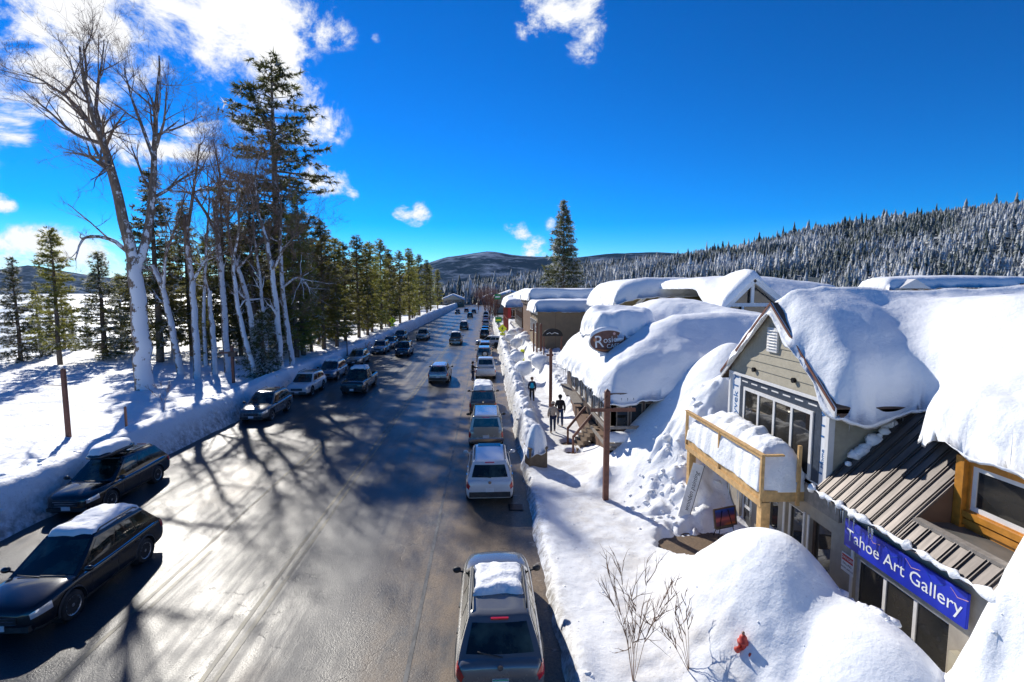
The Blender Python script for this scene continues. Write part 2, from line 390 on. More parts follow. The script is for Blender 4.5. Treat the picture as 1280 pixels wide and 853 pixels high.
class MB:
    def __init__(s): s.v, s.f = [], []
    def add(s, V, F):
        b = len(s.v); s.v += [tuple(p) for p in V]; s.f += [tuple(i + b for i in q) for q in F]; return s
    def box(s, c, d, rot=None):
        x, y, z = (k / 2 for k in d)
        V = [Vector(p) for p in ((-x, -y, -z), (x, -y, -z), (x, y, -z), (-x, y, -z), (-x, -y, z), (x, -y, z), (x, y, z), (-x, y, z))]
        if rot is not None: V = [rot @ p for p in V]
        c = Vector(c)
        return s.add([p + c for p in V], [(0, 3, 2, 1), (4, 5, 6, 7), (0, 1, 5, 4), (1, 2, 6, 5), (2, 3, 7, 6), (3, 0, 4, 7)])
    def bbox(s, x0, x1, y0, y1, z0, z1): return s.box(((x0 + x1) / 2, (y0 + y1) / 2, (z0 + z1) / 2), (x1 - x0, y1 - y0, z1 - z0))
    def bar(s, a, b, w, h, up=(0, 0, 1)):
        a, b = Vector(a), Vector(b); d = b - a; L = d.length; d.normalize()
        u = Vector(up); sd_ = d.cross(u)
        if sd_.length < 1e-4: sd_ = d.cross(Vector((1, 0, 0)))
        sd_.normalize(); u2 = sd_.cross(d)
        m = Matrix((sd_, d, u2)).transposed()
        return s.box((a + b) / 2, (w, L, h), m)
    def tube(s, pts, rad, n=6, cap=True):
        pts = [Vector(p) for p in pts]
        if not hasattr(rad, '__len__'): rad = [rad] * len(pts)
        V, F = [], []
        ref = Vector((0.3, 0.9, 0.31))
        for i, p in enumerate(pts):
            d = (pts[min(i + 1, len(pts) - 1)] - pts[max(i - 1, 0)]).normalized()
            a = d.cross(ref)
            if a.length < .1: a = d.cross(Vector((1, 0, 0)))
            a.normalize(); b = d.cross(a)
            for k in range(n):
                th = 2 * math.pi * k / n
                V.append(p + (a * math.cos(th) + b * math.sin(th)) * rad[i])
        for i in range(len(pts) - 1):
            for k in range(n):
                F.append((i * n + k, i * n + (k + 1) % n, (i + 1) * n + (k + 1) % n, (i + 1) * n + k))
        if cap: F += [tuple(reversed(range(n))), tuple(range((len(pts) - 1) * n, len(pts) * n))]
        return s.add(V, F)
    def lathe(s, prof, n=16, c=(0, 0, 0), axis='z'):
        V, F = [], []
        for (r, h) in prof:
            for k in range(n):
                th = 2 * math.pi * k / n
                p = (r * math.cos(th), r * math.sin(th), h)
                if axis == 'x': p = (p[2], p[0], p[1])
                if axis == 'y': p = (p[0], p[2], p[1])
                V.append((p[0] + c[0], p[1] + c[1], p[2] + c[2]))
        for i in range(len(prof) - 1):
            for k in range(n):
                F.append((i * n + k, i * n + (k + 1) % n, (i + 1) * n + (k + 1) % n, (i + 1) * n + k))
        F += [tuple(reversed(range(n))), tuple(range((len(prof) - 1) * n, len(prof) * n))]
        return s.add(V, F)
    def mesh(s, name, smooth=False): return mk(name, s.v, s.f, smooth)
    def build(s, name, mat, parent=None, smooth=False, bevel=0):
        me = s.mesh(name, smooth)
        if bevel:
            bm = bmesh.new(); bm.from_mesh(me)
            bmesh.ops.bevel(bm, geom=bm.edges[:], offset=bevel, segments=2, affect='EDGES', clamp_overlap=True)
            bm.to_mesh(me); bm.free()
        return link(name, me, mat, parent)
def unflip(me):
    bm = bmesh.new(); bm.from_mesh(me); bmesh.ops.recalc_face_normals(bm, faces=bm.faces[:]); bm.to_mesh(me); bm.free(); return me
def grid_obj(name, X, Y, Z, mat, parent=None, smooth=True, keep=None):
    ny, nx = X.shape
    V = np.stack([X.ravel(), Y.ravel(), Z.ravel()], 1)
    i = np.arange(ny * nx).reshape(ny, nx)
    F = np.stack([i[:-1, :-1], i[:-1, 1:], i[1:, 1:], i[1:, :-1]], -1).reshape(-1, 4)
    if keep is not None: F = F[keep.ravel()]
    return link(name, mk(name, V, F, smooth), mat, parent)
def text_obj(name, body, size, loc, xdir, ydir, mat, parent=None, depth=.006, align='CENTER', sx=1.0, shear=0):
    cu = bpy.data.curves.new(name, 'FONT'); cu.body = body; cu.size = size; cu.extrude = depth; cu.align_x = align; cu.align_y = 'CENTER'; cu.shear = shear
    cu.resolution_u = 3
    tmp = bpy.data.objects.new('tmp_text', cu); COL.objects.link(tmp)
    dg = bpy.context.evaluated_depsgraph_get(); dg.update()
    me = bpy.data.meshes.new_from_object(tmp.evaluated_get(dg))
    bpy.data.objects.remove(tmp); bpy.data.curves.remove(cu)
    x = Vector(xdir).normalized(); y = Vector(ydir).normalized(); z = x.cross(y)
    m = Matrix((x * sx, y, z)).transposed().to_4x4(); m.translation = Vector(loc)
    me.transform(m); me.materials.clear()
    return link(name, me, mat, parent)
def baked(name, build, mat, parent=None):
    """evaluate a temporary object's modifiers to one mesh"""
    tmp = build(); dg = bpy.context.evaluated_depsgraph_get(); dg.update()
    me = bpy.data.meshes.new_from_object(tmp.evaluated_get(dg)); me.name = name
    bpy.data.objects.remove(tmp); me.materials.clear()
    return link(name, me, mat, parent)
# a wall in the plane x = X (facing -x) or y = Y (facing -y) with real openings
def holed_wall(axis, pos, u0, u1, z0, z1, holes, th=.2):
    us = sorted({u0, u1, *[h[0] for h in holes], *[h[1] for h in holes]}); zs = sorted({z0, z1, *[h[2] for h in holes], *[h[3] for h in holes]})
    us = [u for u in us if u0 <= u <= u1]; zs = [z for z in zs if z0 <= z <= z1]
    def solid(i, j):
        if not (0 <= i < len(us) - 1 and 0 <= j < len(zs) - 1): return False
        uc, zc = (us[i] + us[i + 1]) / 2, (zs[j] + zs[j + 1]) / 2
        return not any(h[0] < uc < h[1] and h[2] < zc < h[3] for h in holes)
    mb = MB()
    P = (lambda u, d, z: (pos + d, u, z)) if axis == 'x' else (lambda u, d, z: (u, pos + d, z))
    for i in range(len(us) - 1):
        for j in range(len(zs) - 1):
            if not solid(i, j): continue
            a, b, c, d = us[i], us[i + 1], zs[j], zs[j + 1]
            mb.add([P(a, 0, c), P(b, 0, c), P(b, 0, d), P(a, 0, d)], [(0, 1, 2, 3)])
            mb.add([P(a, th, c), P(b, th, c), P(b, th, d), P(a, th, d)], [(3, 2, 1, 0)])
            for (di, dj, q) in ((-1, 0, (a, c, a, d)), (1, 0, (b, c, b, d)), (0, -1, (a, c, b, c)), (0, 1, (a, d, b, d))):
                if not solid(i + di, j + dj):
                    mb.add([P(q[0], 0, q[1]), P(q[2], 0, q[3]), P(q[2], th, q[3]), P(q[0], th, q[1])], [(0, 1, 2, 3)])
    me = mb.mesh('wall'); bm = bmesh.new(); bm.from_mesh(me); bmesh.ops.remove_doubles(bm, verts=bm.verts[:], dist=1e-4); bmesh.ops.recalc_face_normals(bm, faces=bm.faces[:]); bm.to_mesh(me); bm.free()
    return me
# ---- snow blanket lying on a roof: outline polygon (x, y), base height function, thickness, rounded thick edges
def poly_sd(px, py, poly):
    n = len(poly); best = np.full(px.shape, 1e9); bx = np.zeros_like(px); by = np.zeros_like(py); inside = np.zeros(px.shape, bool)
    for i in range(n):
        (x0, y0), (x1, y1) = poly[i], poly[(i + 1) % n]
        dx, dy = x1 - x0, y1 - y0
        t_ = np.clip(((px - x0) * dx + (py - y0) * dy) / (dx * dx + dy * dy + 1e-12), 0, 1)
        qx, qy = x0 + t_ * dx, y0 + t_ * dy
        d = np.hypot(px - qx, py - qy); m_ = d < best
        best = np.where(m_, d, best); bx = np.where(m_, qx, bx); by = np.where(m_, qy, by)
        c = ((y0 > py) != (y1 > py)) & (px < (x1 - x0) * (py - y0) / (y1 - y0 + 1e-12) + x0)
        inside ^= c
    return np.where(inside, best, -best), bx, by
def smooth_poly(poly, it=2):
    for _ in range(it):
        q = []
        for i in range(len(poly)):
            a, b = poly[i], poly[(i + 1) % len(poly)]
            q += [(a[0] * .75 + b[0] * .25, a[1] * .75 + b[1] * .25), (a[0] * .25 + b[0] * .75, a[1] * .25 + b[1] * .75)]
        poly = q
    return poly
def rough_poly(poly, step=.35, amp=.12, seed=0):
    out = []; rr = random.Random(seed)
    for i in range(len(poly)):
        a, b = poly[i], poly[(i + 1) % len(poly)]
        L = math.hypot(b[0] - a[0], b[1] - a[1]); k = max(1, int(L / step))
        for j in range(k):
            t_ = j / k
            out.append((a[0] + (b[0] - a[0]) * t_ + rr.uniform(-amp, amp), a[1] + (b[1] - a[1]) * t_ + rr.uniform(-amp, amp)))
    return out
def blanket(name, poly, base, thick, res, mat='snow', parent=None, rad=.8, amp=.12, seed=1, droop=.0, nscale=.6, lump=0.0, under=.03):
    xs = [p[0] for p in poly]; ys = [p[1] for p in poly]
    X, Y = np.meshgrid(np.arange(min(xs) - res, max(xs) + 2 * res, res), np.arange(min(ys) - res, max(ys) + 2 * res, res))
    d, bx, by = poly_sd(X, Y, poly)
    snap = (d < res * .28) & (d > -res * 1.05)
    Xs, Ys = np.where(snap, bx, X), np.where(snap, by, Y)
    dd = np.where(snap, 0, np.maximum(d, 0))
    ok = (d > -res * 1.05)
    B = base(Xs, Ys)
    tt = thick(Xs, Ys) if callable(thick) else thick
    u = np.clip(dd / rad, 0, 1)
    prof = np.sqrt(np.clip(1 - (1 - u) ** 2, 0, 1))
    nse = fbm(Xs * nscale, Ys * nscale, 4, seed) * amp
    if lump: nse = nse + lump * (np.abs(fbm(Xs * 1.9, Ys * 1.9, 4, seed + 9)) * 1.6 - .25)
    nse = nse + min(.09, rad * .16) * fbm(Xs * 3.3, Ys * 3.3, 4, seed + 17) * (1 - np.clip(dd / (rad * 2.2), 0, 1))
    drp = droop * (1 - np.clip(dd / (rad * 1.2), 0, 1)) ** 2 * (1 + .9 * fbm(Xs * 1.6, Ys * 1.6, 3, seed + 23))
    T_ = B + prof * (tt + nse) - drp
    U_ = B - under - drp * .7
    mid = np.where(snap, (B + .42 * tt) * 0 + U_, U_)
    ny, nx = X.shape; idx = np.arange(ny * nx).reshape(ny, nx)
    k = ok[:-1, :-1] & ok[:-1, 1:] & ok[1:, 1:] & ok[1:, :-1]
    ctr = (d[:-1, :-1] + d[:-1, 1:] + d[1:, 1:] + d[1:, :-1]) / 4
    k &= ctr > -res * .3
    q = np.stack([idx[:-1, :-1], idx[:-1, 1:], idx[1:, 1:], idx[1:, :-1]], -1)[k]
    V = np.concatenate([np.stack([Xs.ravel(), Ys.ravel(), T_.ravel()], 1), np.stack([Xs.ravel(), Ys.ravel(), mid.ravel()], 1)])
    off = ny * nx
    Fb = q[:, ::-1] + off
    e = {}
    for f in q:
        for a, b in ((f[0], f[1]), (f[1], f[2]), (f[2], f[3]), (f[3], f[0])):
            if (b, a) in e: del e[(b, a)]
            else: e[(a, b)] = 1
    S = np.array([(b, a, a + off, b + off) for a, b in e], dtype=np.int64)
    F = np.concatenate([q, Fb, S])
    used, inv = np.unique(F, return_inverse=True)
    me = mk(name, V[used], inv.reshape(F.shape), True)
    o = link(name, me, mat, parent)
    return o

# ------------------------------------------------------------------ setting: ground, hills, lake, road, snow banks
_px = np.array([-400, 100, 440, 500, 545, 600, 700, 760, 900, 1000, 1100, 1200, 1280, 1500, 2400])
_py = np.array([366, 366, 366, 365, 362, 356, 346, 336, 316, 299, 283, 272, 262, 248, 235])
_az = np.arctan((_px - 640) / 640); _te = (366 - _py) / np.hypot(640, _px - 640)
_az = np.append(_az, [1.6, 2.6]); _te = np.append(_te, [.13, .05])
def hill_z(x, y):
    az = np.arctan2(x, y) - YAW; r = np.hypot(x, y)
    te = np.interp(az, _az, _te)
    hgt = te * 900 + 8.2 * sstep(0, .02, te)
    s = sstep(300, 930, r)
    return hgt * s * (1 - .25 * sstep(1000, 1700, r)) + fbm(x * .008, y * .008, 4, 5) * 12 * sstep(320, 600, r) * sstep(.005, .04, te)
def ground_z(x, y):
    left = -sstep(38, 90, -x) * 5.5
    return -.6 + left + hill_z(x, y)
gx = np.unique(np.concatenate([np.arange(-120, 160, 12.), np.arange(160, 1700, 40.), np.array([-6000, -3000, -1500, -800, -400, -250, -180, -150, 2200, 3500, 6000.])]))
gy = np.unique(np.concatenate([np.arange(-60, 300, 15.), np.arange(300, 1700, 40.), np.array([-3000, -1200, -500, -200, 2200, 3500, 6000.])]))
GX, GY = np.meshgrid(gx, gy)
t = NT('hill_ground')
t.set(Base_Color=t.mix(t.rmp(t.noise(.05, 6, .65), .50, .68), (.09, .11, .12), (.78, .80, .83)), Roughness=.8); t.p.inputs['Specular IOR Level'].default_value = 0
tag(grid_obj('ground', GX, GY, ground_z(GX, GY), 'hill_ground'), kind='structure')

t = NT('lake_water')
t.set(Base_Color=t.mix(t.rmp(t.noise(.012, 5, .6, stretch=(.25, 1.0, 1)), .40, .62), (.10, .17, .25), (.50, .57, .64)), Roughness=t.rmp(t.noise(.012, 5, .6, stretch=(.25, 1.0, 1)), .40, .62, .3, .6))
t.bump(t.noise(.6, 4), .3, .1)
lk = MB(); lk.add([(-9000, -1500, -4.2), (-62, -1500, -4.2), (-62, 400, -4.2), (-500, 2500, -4.2), (-1500, 14000, -4.2), (-14000, 14000, -4.2)], [(0, 1, 2, 3, 4, 5)])
tag(lk.build('lake', 'lake_water'), kind='structure')

# far mountains, each a ridge with depth
t = NT('mountain_forest_hazed')
nn = t.noise(.012, 8, .68); n2 = t.noise(.0016, 5, .6)
f = t.rmp(t.math('ADD', t.math('MULTIPLY', nn, .7), t.math('MULTIPLY', n2, .5)), .58, .78)
t.set(Base_Color=t.mix(f, (.020, .048, .085), (.28, .36, .50)), Roughness=.9); t.p.inputs['Specular IOR Level'].default_value = 0; t.bump(nn, .6, 20)  # forest and snow tones both blued: distance haze and shade put into the colour
def mountain(prof, rr, depth, seed, name='mountain', amp=.04):
    px = np.linspace(prof[0][0], prof[-1][0], 140)
    py = np.interp(px, [p[0] for p in prof], [p[1] for p in prof])
    az = np.arctan((px - 640) / 640) + YAW; te = (366 - py) / np.hypot(640, px - 640)
    rs = np.linspace(-1, 1, 26)
    A, S = np.meshgrid(az, rs); TE, _ = np.meshgrid(te, rs)
    Rr = rr + S * depth
    H = (TE * rr + 8.2) * (1 - np.abs(S) ** 1.4)
    X, Y = Rr * np.sin(A), Rr * np.cos(A)
    k = 4.0 / depth
    H = H * (1 + amp * 6 * fbm(X * k, Y * k, 5, seed) * (np.abs(S) * 1.3 + .12)) - 8
    tag(grid_obj(name, X, Y, H, 'mountain_forest_hazed'), kind='structure')
mountain([(440, 366), (500, 345), (530, 330), (560, 321), (590, 316), (612, 313), (640, 317), (670, 320), (720, 321), (770, 316), (820, 315), (900, 318), (1000, 325), (1200, 330)], 3300, 1300, 3)
mountain([(-700, 366), (-500, 352), (-300, 342), (-150, 346), (-60, 336), (0, 337), (40, 331), (70, 336), (110, 343), (160, 349), (220, 346), (300, 348), (380, 352), (470, 366)], 9000, 2600, 8)

# forest on the hillside: reads as one mass
def low_tree_mesh(pts, hts, seed=0, snowp=.5):
    g = np.random.default_rng(seed); n = len(pts); K, TI = 7, 6
    V, F, A = [], [], []
    b = 0
    th = np.arange(K) * 2 * np.pi / K
    VV = np.zeros((n, TI, K + 1, 3)); AT = np.zeros((n, TI, K + 1))
    w = hts * g.uniform(.15, .27, n)
    tsn = np.clip(g.normal(snowp, .18, n) + 1.0 * fbm(pts[:, 0] * .02, pts[:, 1] * .02, 4, 44), 0, 1)
    for ti in range(TI):
        f0 = .10 + .9 * ti / TI; f1 = min(1.0, f0 + .30)
        rad = w * (1 - ti / TI) ** .85
        rot = g.uniform(0, 6.28, n)
        lean = g.uniform(-.03, .03, (n, 2)) * hts[:, None]
        VV[:, ti, 0, :2] = pts[:, :2] + lean * .3; VV[:, ti, 0, 2] = pts[:, 2] + hts * f1
        for k in range(K):
            rk = rad * g.uniform(.55, 1.15, n)
            VV[:, ti, k + 1, 0] = pts[:, 0] + np.cos(th[k] + rot) * rk; VV[:, ti, k + 1, 1] = pts[:, 1] + np.sin(th[k] + rot) * rk
            VV[:, ti, k + 1, 2] = pts[:, 2] + hts * (f0 - g.uniform(0, .07, n))
            AT[:, ti, k + 1] = np.clip(tsn + g.uniform(-.45, .45, n), 0, 1)
        AT[:, ti, 0] = tsn * .6
    idx = np.arange(n * TI)[:, None] * (K + 1)
    F = np.concatenate([np.stack([idx[:, 0], idx[:, 0] + 1 + k, idx[:, 0] + 1 + (k + 1) % K], 1) for k in range(K)])
    me = mk('forest', VV.reshape(-1, 3), F)
    at = me.attributes.new('snow', 'FLOAT', 'POINT'); at.data.foreach_set('value', AT.ravel().astype(np.float32))
    return me
az = nrg.uniform(-.20, 1.15, 19000); rr = np.sqrt(nrg.uniform(330 ** 2, 1000 ** 2, 19000))
fx, fy = rr * np.sin(az + YAW), rr * np.cos(az + YAW)
clear = fbm(fx * .012, fy * .012, 3, 41) > -.42
fx, fy, rr = fx[clear], fy[clear], rr[clear]
fp = np.stack([fx, fy, ground_z(fx, fy) - .5], 1)
fh = nrg.uniform(6, 14, len(fx)) * (1 + .35 * fbm(fx * .02, fy * .02, 3, 43)) * np.where(nrg.random(len(fx)) < .03, 1.6, 1)
fo = link('hillside_forest', low_tree_mesh(fp, fh, 4, .42), 'needles_far')
tag(fo, 'snow-dusted conifer forest covering the hillside above the town', 'forest', kind='stuff')

# road
rx = np.linspace(-16.9, 2.1, 39); ry = np.concatenate([np.arange(-6, 60, .8), np.arange(60, 420, 4.)])
RX, RY = np.meshgrid(rx, ry)
RZ = -.012 * np.abs(RX + 7.4) + fbm(RX * .5, RY * .3, 3, 2) * .012 + .08
road = tag(grid_obj('road', RX, RY, RZ, 'asphalt'), kind='structure')
def road_z(x, y): return float(-.012 * abs(x + 7.4) + .08)
def stripe(x0, w, y0, y1, mat):
    n = max(2, int((y1 - y0) / .8)); ys = np.linspace(y0, y1, n); xs = np.array([x0 - w / 2, x0 + w / 2])
    X, Y = np.meshgrid(xs, ys); Z = -.012 * np.abs(X + 7.4) + fbm(X * .5, Y * .3, 3, 2) * .012 + .088
    return grid_obj('lane_line', X, Y, Z, mat, road)
stripe(-5.75, .11, -5, 330, 'lane_paint_yellow'); stripe(-6.02, .11, -5, 330, 'lane_paint_yellow')
stripe(-9.05, .11, -5, 330, 'lane_paint_yellow')
stripe(-1.75, .10, -5, 330, 'lane_paint'); stripe(-13.2, .10, -5, 330, 'lane_paint')
for i in range(26): stripe(-8.75, .11, 2 + i * 11, 5 + i * 11, 'lane_paint_yellow')
# storm drain in the gutter
gp = atz(655, 632, .05)
gd = empty('storm_drain', (1.1, gp.y, road_z(1.1, 0)), 0, label='black slotted storm drain grate in the gutter beside the kerb', cat='drain')
MB().bbox(-.28, .28, -.30, .30, .006, .014).build('frame', 'metal_black', gd)
for i in range(6): MB().bbox(-.24, .24, -.25 + i * .09, -.20 + i * .09, .016, .03).build('bar', 'rust_metal', gd)

# snow park and plough bank on the left
lx = np.concatenate([-np.arange(15.9, 20.5, .11), -np.arange(20.5, 84, .6)]); ly = np.concatenate([np.arange(4, 80, .3), np.arange(80, 300, 1.0)])
def left_z(X, Y):
    e = 16.25 + .22 * fbm(Y * .35, X * 0 + 2.2, 3, 21) + .1 * fbm(Y * 2.2, X * 0, 2, 22)
    d = -X - e
    crest = 1.55 + .16 * fbm(Y * .25, X * 0 + 7, 3, 23) + .8 * sstep(60, 190, Y)
    plat = .95 + .22 * fbm(X * .16, Y * .16, 3, 24) + .16 * fbm(X * .7, Y * .7, 3, 25) + .05 * fbm(X * 2.2, Y * 2.2, 3, 27)
    h = np.where(d < 1.0, crest * sstep(-.12, .8, d) ** .8, plat + (crest - plat) * (1 - sstep(1.3, 3.0, d)))
    h = h + .10 * fbm(X * 2.4, Y * 2.4, 4, 26) * sstep(0, .3, d)
    h = h - 5.6 * sstep(32, 80, -X - 16) 
    return np.where(d < -.1, -.1, h + .02)
LX, LY = np.meshgrid(lx, ly)
tag(grid_obj('snow_field_left', LX[:, ::-1], LY[:, ::-1], left_z(LX, LY)[:, ::-1], 'snow_trodden'), kind='structure')
def lz(x, y): return float(left_z(np.array([[float(x)]]), np.array([[float(y)]]))[0, 0])

# sidewalk, berm and heaps on the right
def gau(X, Y, cx, cy, sx, sy, rot=0):
    c, s = math.cos(rot), math.sin(rot); u = (X - cx) * c + (Y - cy) * s; v = -(X - cx) * s + (Y - cy) * c
    return np.exp(-.5 * ((u / sx) ** 2 + (v / sy) ** 2))
def cone(X, Y, cx, cy, top, slope, sy=1.0, p=2.0):
    d = np.sqrt((X - cx) ** 2 + ((Y - cy) * sy) ** 2 + .5)
    return top + slope * .7 - slope * d
def smax(a, b, k=.35): return np.logaddexp(a / k, b / k) * k
def right_z(X, Y):
    lum = np.abs(fbm(X * 1.3, Y * 1.3, 4, 31)); fine = fbm(X * 3.1, Y * 3.1, 3, 32)
    h = .24 + .05 * fbm(X * .8, Y * .8, 3, 33) + .025 * fine
    # low ridge along the kerb, then the tall ploughed berm beyond the bin
    h = h + .20 * np.exp(-((X - 2.05) / .32) ** 2) * (.6 + .9 * fbm(X * .2, Y * .5, 2, 34))
    top = (1.15 + .75 * fbm(X * 0 + 3, Y * .45, 2, 35) + .55 * (lum - .2)) * sstep(24.5, 27.5, Y)
    prof = np.exp(-(np.abs(X - 2.35) / .62) ** 4)
    h = h + np.maximum(top, 0) * prof
    # path banks between sidewalk and shops
    h = h + (1.0 + .5 * lum) * sstep(4.7, 5.6, X) * sstep(29, 34, Y)
    # heap between cafe and gable house
    h = smax(h, cone(X, Y, 10.8, 22.0, 6.0, 1.08, .95), .5)
    h = smax(h, cone(X, Y, 9.2, 19.7, 4.9 + .0 * X, 1.75, 1.15) + .55 * (lum - .2) + .15 * fine, .25)
    # loose clods at the foot of the heap
    h = h + (.40 * np.maximum(lum - .12, 0)) * gau(X, Y, 6.9, 17.4, 1.1, 1.6) * 1.6
    # post footing
    h = h + .45 * gau(X, Y, 4.8, 20.5, .38, .38) * (1 + .4 * fine)
    # big smooth mound before the gallery
    m1 = 2.62 * np.exp(-np.maximum(0, ((X - 6.45) / 1.45) ** 2 + ((Y - 10.9) / 2.0) ** 2) ** 1.15 * .62)
    m2 = 2.05 * np.exp(-(np.maximum(0, ((X - 7.05) / 1.25) ** 2 + ((Y - 8.6) / 2.0) ** 2)) ** 1.2 * .62)
    mnd = smax(m1, m2, .18) + (.05 * fbm(X * 1.1, Y * 1.1, 4, 45) + .07 * sstep(6.9, 5.2, X) * fbm(X * 3.3, Y * 3.3, 3, 46)) * sstep(.1, .6, m1 + m2) + .05 * sstep(0, .12, X - 7.0 + .45 * (Y - 9.3) + .12 * fbm(X, Y, 2, 47)) * sstep(.4, 1.0, m2)
    mnd = mnd * (1 - .75 * sstep(7.55, 8.3, X) * sstep(8.4, 9.2, Y))
    h = np.where(mnd > .02, np.maximum(h, h * .4 + mnd + .05 * fine * sstep(.3, 1.2, 2 - mnd)), h)
    # snow slid off the roof near the camera
    m3 = (5.2 + .25 * fbm(X * .9, Y * .9, 3, 39)) * sstep(8.5, 7.2, Y + .25 * fbm(X * 1.1, Y * .3, 3, 40)) * sstep(6.45, 9.1, X + .15 * fine)
    h = smax(h, m3, .12)
    # kerb edge
    e = 1.62 + .10 * fbm(Y * .9, X * 0 + 5, 3, 36) + .05 * fine
    k = sstep(e - .10, e + .22, X)
    h = h * k - .12 * (1 - k)
    # paving bared at the gallery door and at the foot of the cafe steps
    for (cx, cy, sx_, sy_) in ((6.5, 15.5, 1.05, .9), (7.5, 15.4, .95, .9), (4.35, 24.9, .42, .6), (4.35, 26.6, .4, .5)):
        q = ((X - cx) / sx_) ** 2 + ((Y - cy) / sy_) ** 2 + .9 * fbm(X * 2.1, Y * 2.1, 3, 37)
        h = np.where(X > 1.9, h * sstep(.75, 1.35, q) + .02 * (1 - sstep(.75, 1.35, q)), h)
    return h
ax = np.concatenate([np.arange(1.35, 11.5, .085)]); ay = np.concatenate([np.arange(2.0, 42, .085)])
AX, AY = np.meshgrid(ax, ay)
tag(grid_obj('snowy_sidewalk', AX, AY, right_z(AX, AY), 'snow_dirty'), kind='structure')
ax = np.arange(1.35, 9, .16); ay = np.arange(42, 140, .22); AX, AY = np.meshgrid(ax, ay)
tag(grid_obj('snowy_sidewalk_far', AX, AY, right_z(AX, AY), 'snow_dirty'), kind='structure')
ax = np.concatenate([np.arange(9, 160, 1.0)]); ay = np.concatenate([np.arange(18, 330, 1.0)]); AX, AY = np.meshgrid(ax, ay)
tag(grid_obj('snow_field_right', AX, AY, .3 + .5 * fbm(AX * .2, AY * .2, 3, 38) + 0 * AX, 'snow'), kind='structure')
def rz(x, y): return float(right_z(np.array([[float(x)]]), np.array([[float(y)]]))[0, 0])
pv = MB().bbox(3.4, 8.5, 13.5, 28.0, .04, .075); tag(pv.build('pavement', 'paver'), kind='structure')

# ------------------------------------------------------------------ art gallery with the gabled upper floor
XW = 8.5                      # street wall
GY0, GY1, GE, GP = 12.55, 17.7, 5.66, 7.78     # gable wall ends, eave and peak height
GM = (GY0 + GY1) / 2
SHIFT = -.5
gal = empty('gallery_building', (XW, 13 + SHIFT, 0), 0, label='beige art gallery with steep gabled upper floor, metal roof and deep roof snow', cat='building')
def gpart(o):
    o.parent = gal; o.matrix_parent_inverse = Matrix.Translation((-XW, -13, 0)); return o
def G(mb, name, mat, smooth=False, bevel=0, par=None):
    o = mb.build(name, mat, None, smooth, bevel)
    if par is None: gpart(o)
    else: o.parent = par
    return o
# ground floor wall with shop doors and display window
holes = [(16.0, 16.8, .2, 2.25), (14.55, 15.25, .2, 2.3), (13.35, 14.2, .2, 2.3), (12.25, 13.1, .2, 2.3), (9.0, 11.45, .75, 2.12), (6.0, 8.2, .75, 2.12)]
wall = link('wall', holed_wall('x', XW, 5.0, 17.7, 0, 3.25, holes, .25), 'stucco'); gpart(wall)
G(MB().bbox(XW + .26, 16, 5.0, 17.7, 0, 3.0), 'interior_block', 'dark_wood')
def pane_frame(name, u0, u1, z0, z1, X, n, mat='white_trim', fw=.06, glass='window_glass', depth=.06, midrail=None):
    """a framed window or door in a plane x = X; n panes side by side; panes and mullions are sub-parts"""
    f = MB()
    f.bbox(X + .02, X + .02 + depth, u0, u1, z0, z0 + fw); f.bbox(X + .02, X + .02 + depth, u0, u1, z1 - fw, z1)
    for k in range(n + 1):
        u = u0 + (u1 - u0 - fw) * k / n
        f.bbox(X + .021, X + .018 + depth, u, u + fw, z0 + fw, z1 - fw)
    if midrail: f.bbox(X + .022, X + .016 + depth, u0 + fw, u1 - fw, midrail, midrail + fw)
    fo = G(f, name, mat)
    for k in range(n):
        a = u0 + (u1 - u0 - fw) * k / n + fw; b = u0 + (u1 - u0 - fw) * (k + 1) / n
        p = MB().bbox(X + .045, X + .055, a, b, z0 + fw, z1 - fw).build('pane', glass); p.parent = fo
    return fo
for h in holes[:4]:
    d_ = pane_frame('door', h[0], h[1], h[2], h[3], XW + .08, 1, 'white_trim' if h[0] > 13.2 else 'dark_wood', .09, midrail=1.05)
    MB().tube([(XW + .06, h[0] + .12, .95), (XW + .06, h[0] + .12, 1.25)], .015, 6).build('handle', 'steel', d_)
for h in holes[4:]: pane_frame('window', *h, XW + .06, 3, 'white_trim', .08)
# white casing strips round the openings
for (a, b) in ((13.1, 13.16), (13.29, 13.35), (11.45, 11.52), (14.2, 14.27)):
    G(MB().bbox(XW - .03, XW, a, b, .2, 2.35), 'casing', 'white_trim')
# beige gutter board and shallow bay at the near end
G(MB().bbox(XW - .10, XW, 11.9, 14.9, 2.70, 3.18), 'fascia', 'grey_wood')
G(MB().bbox(XW - .16, XW, 7.3, 8.8, .4, 1.75), 'apron_panel', 'siding')
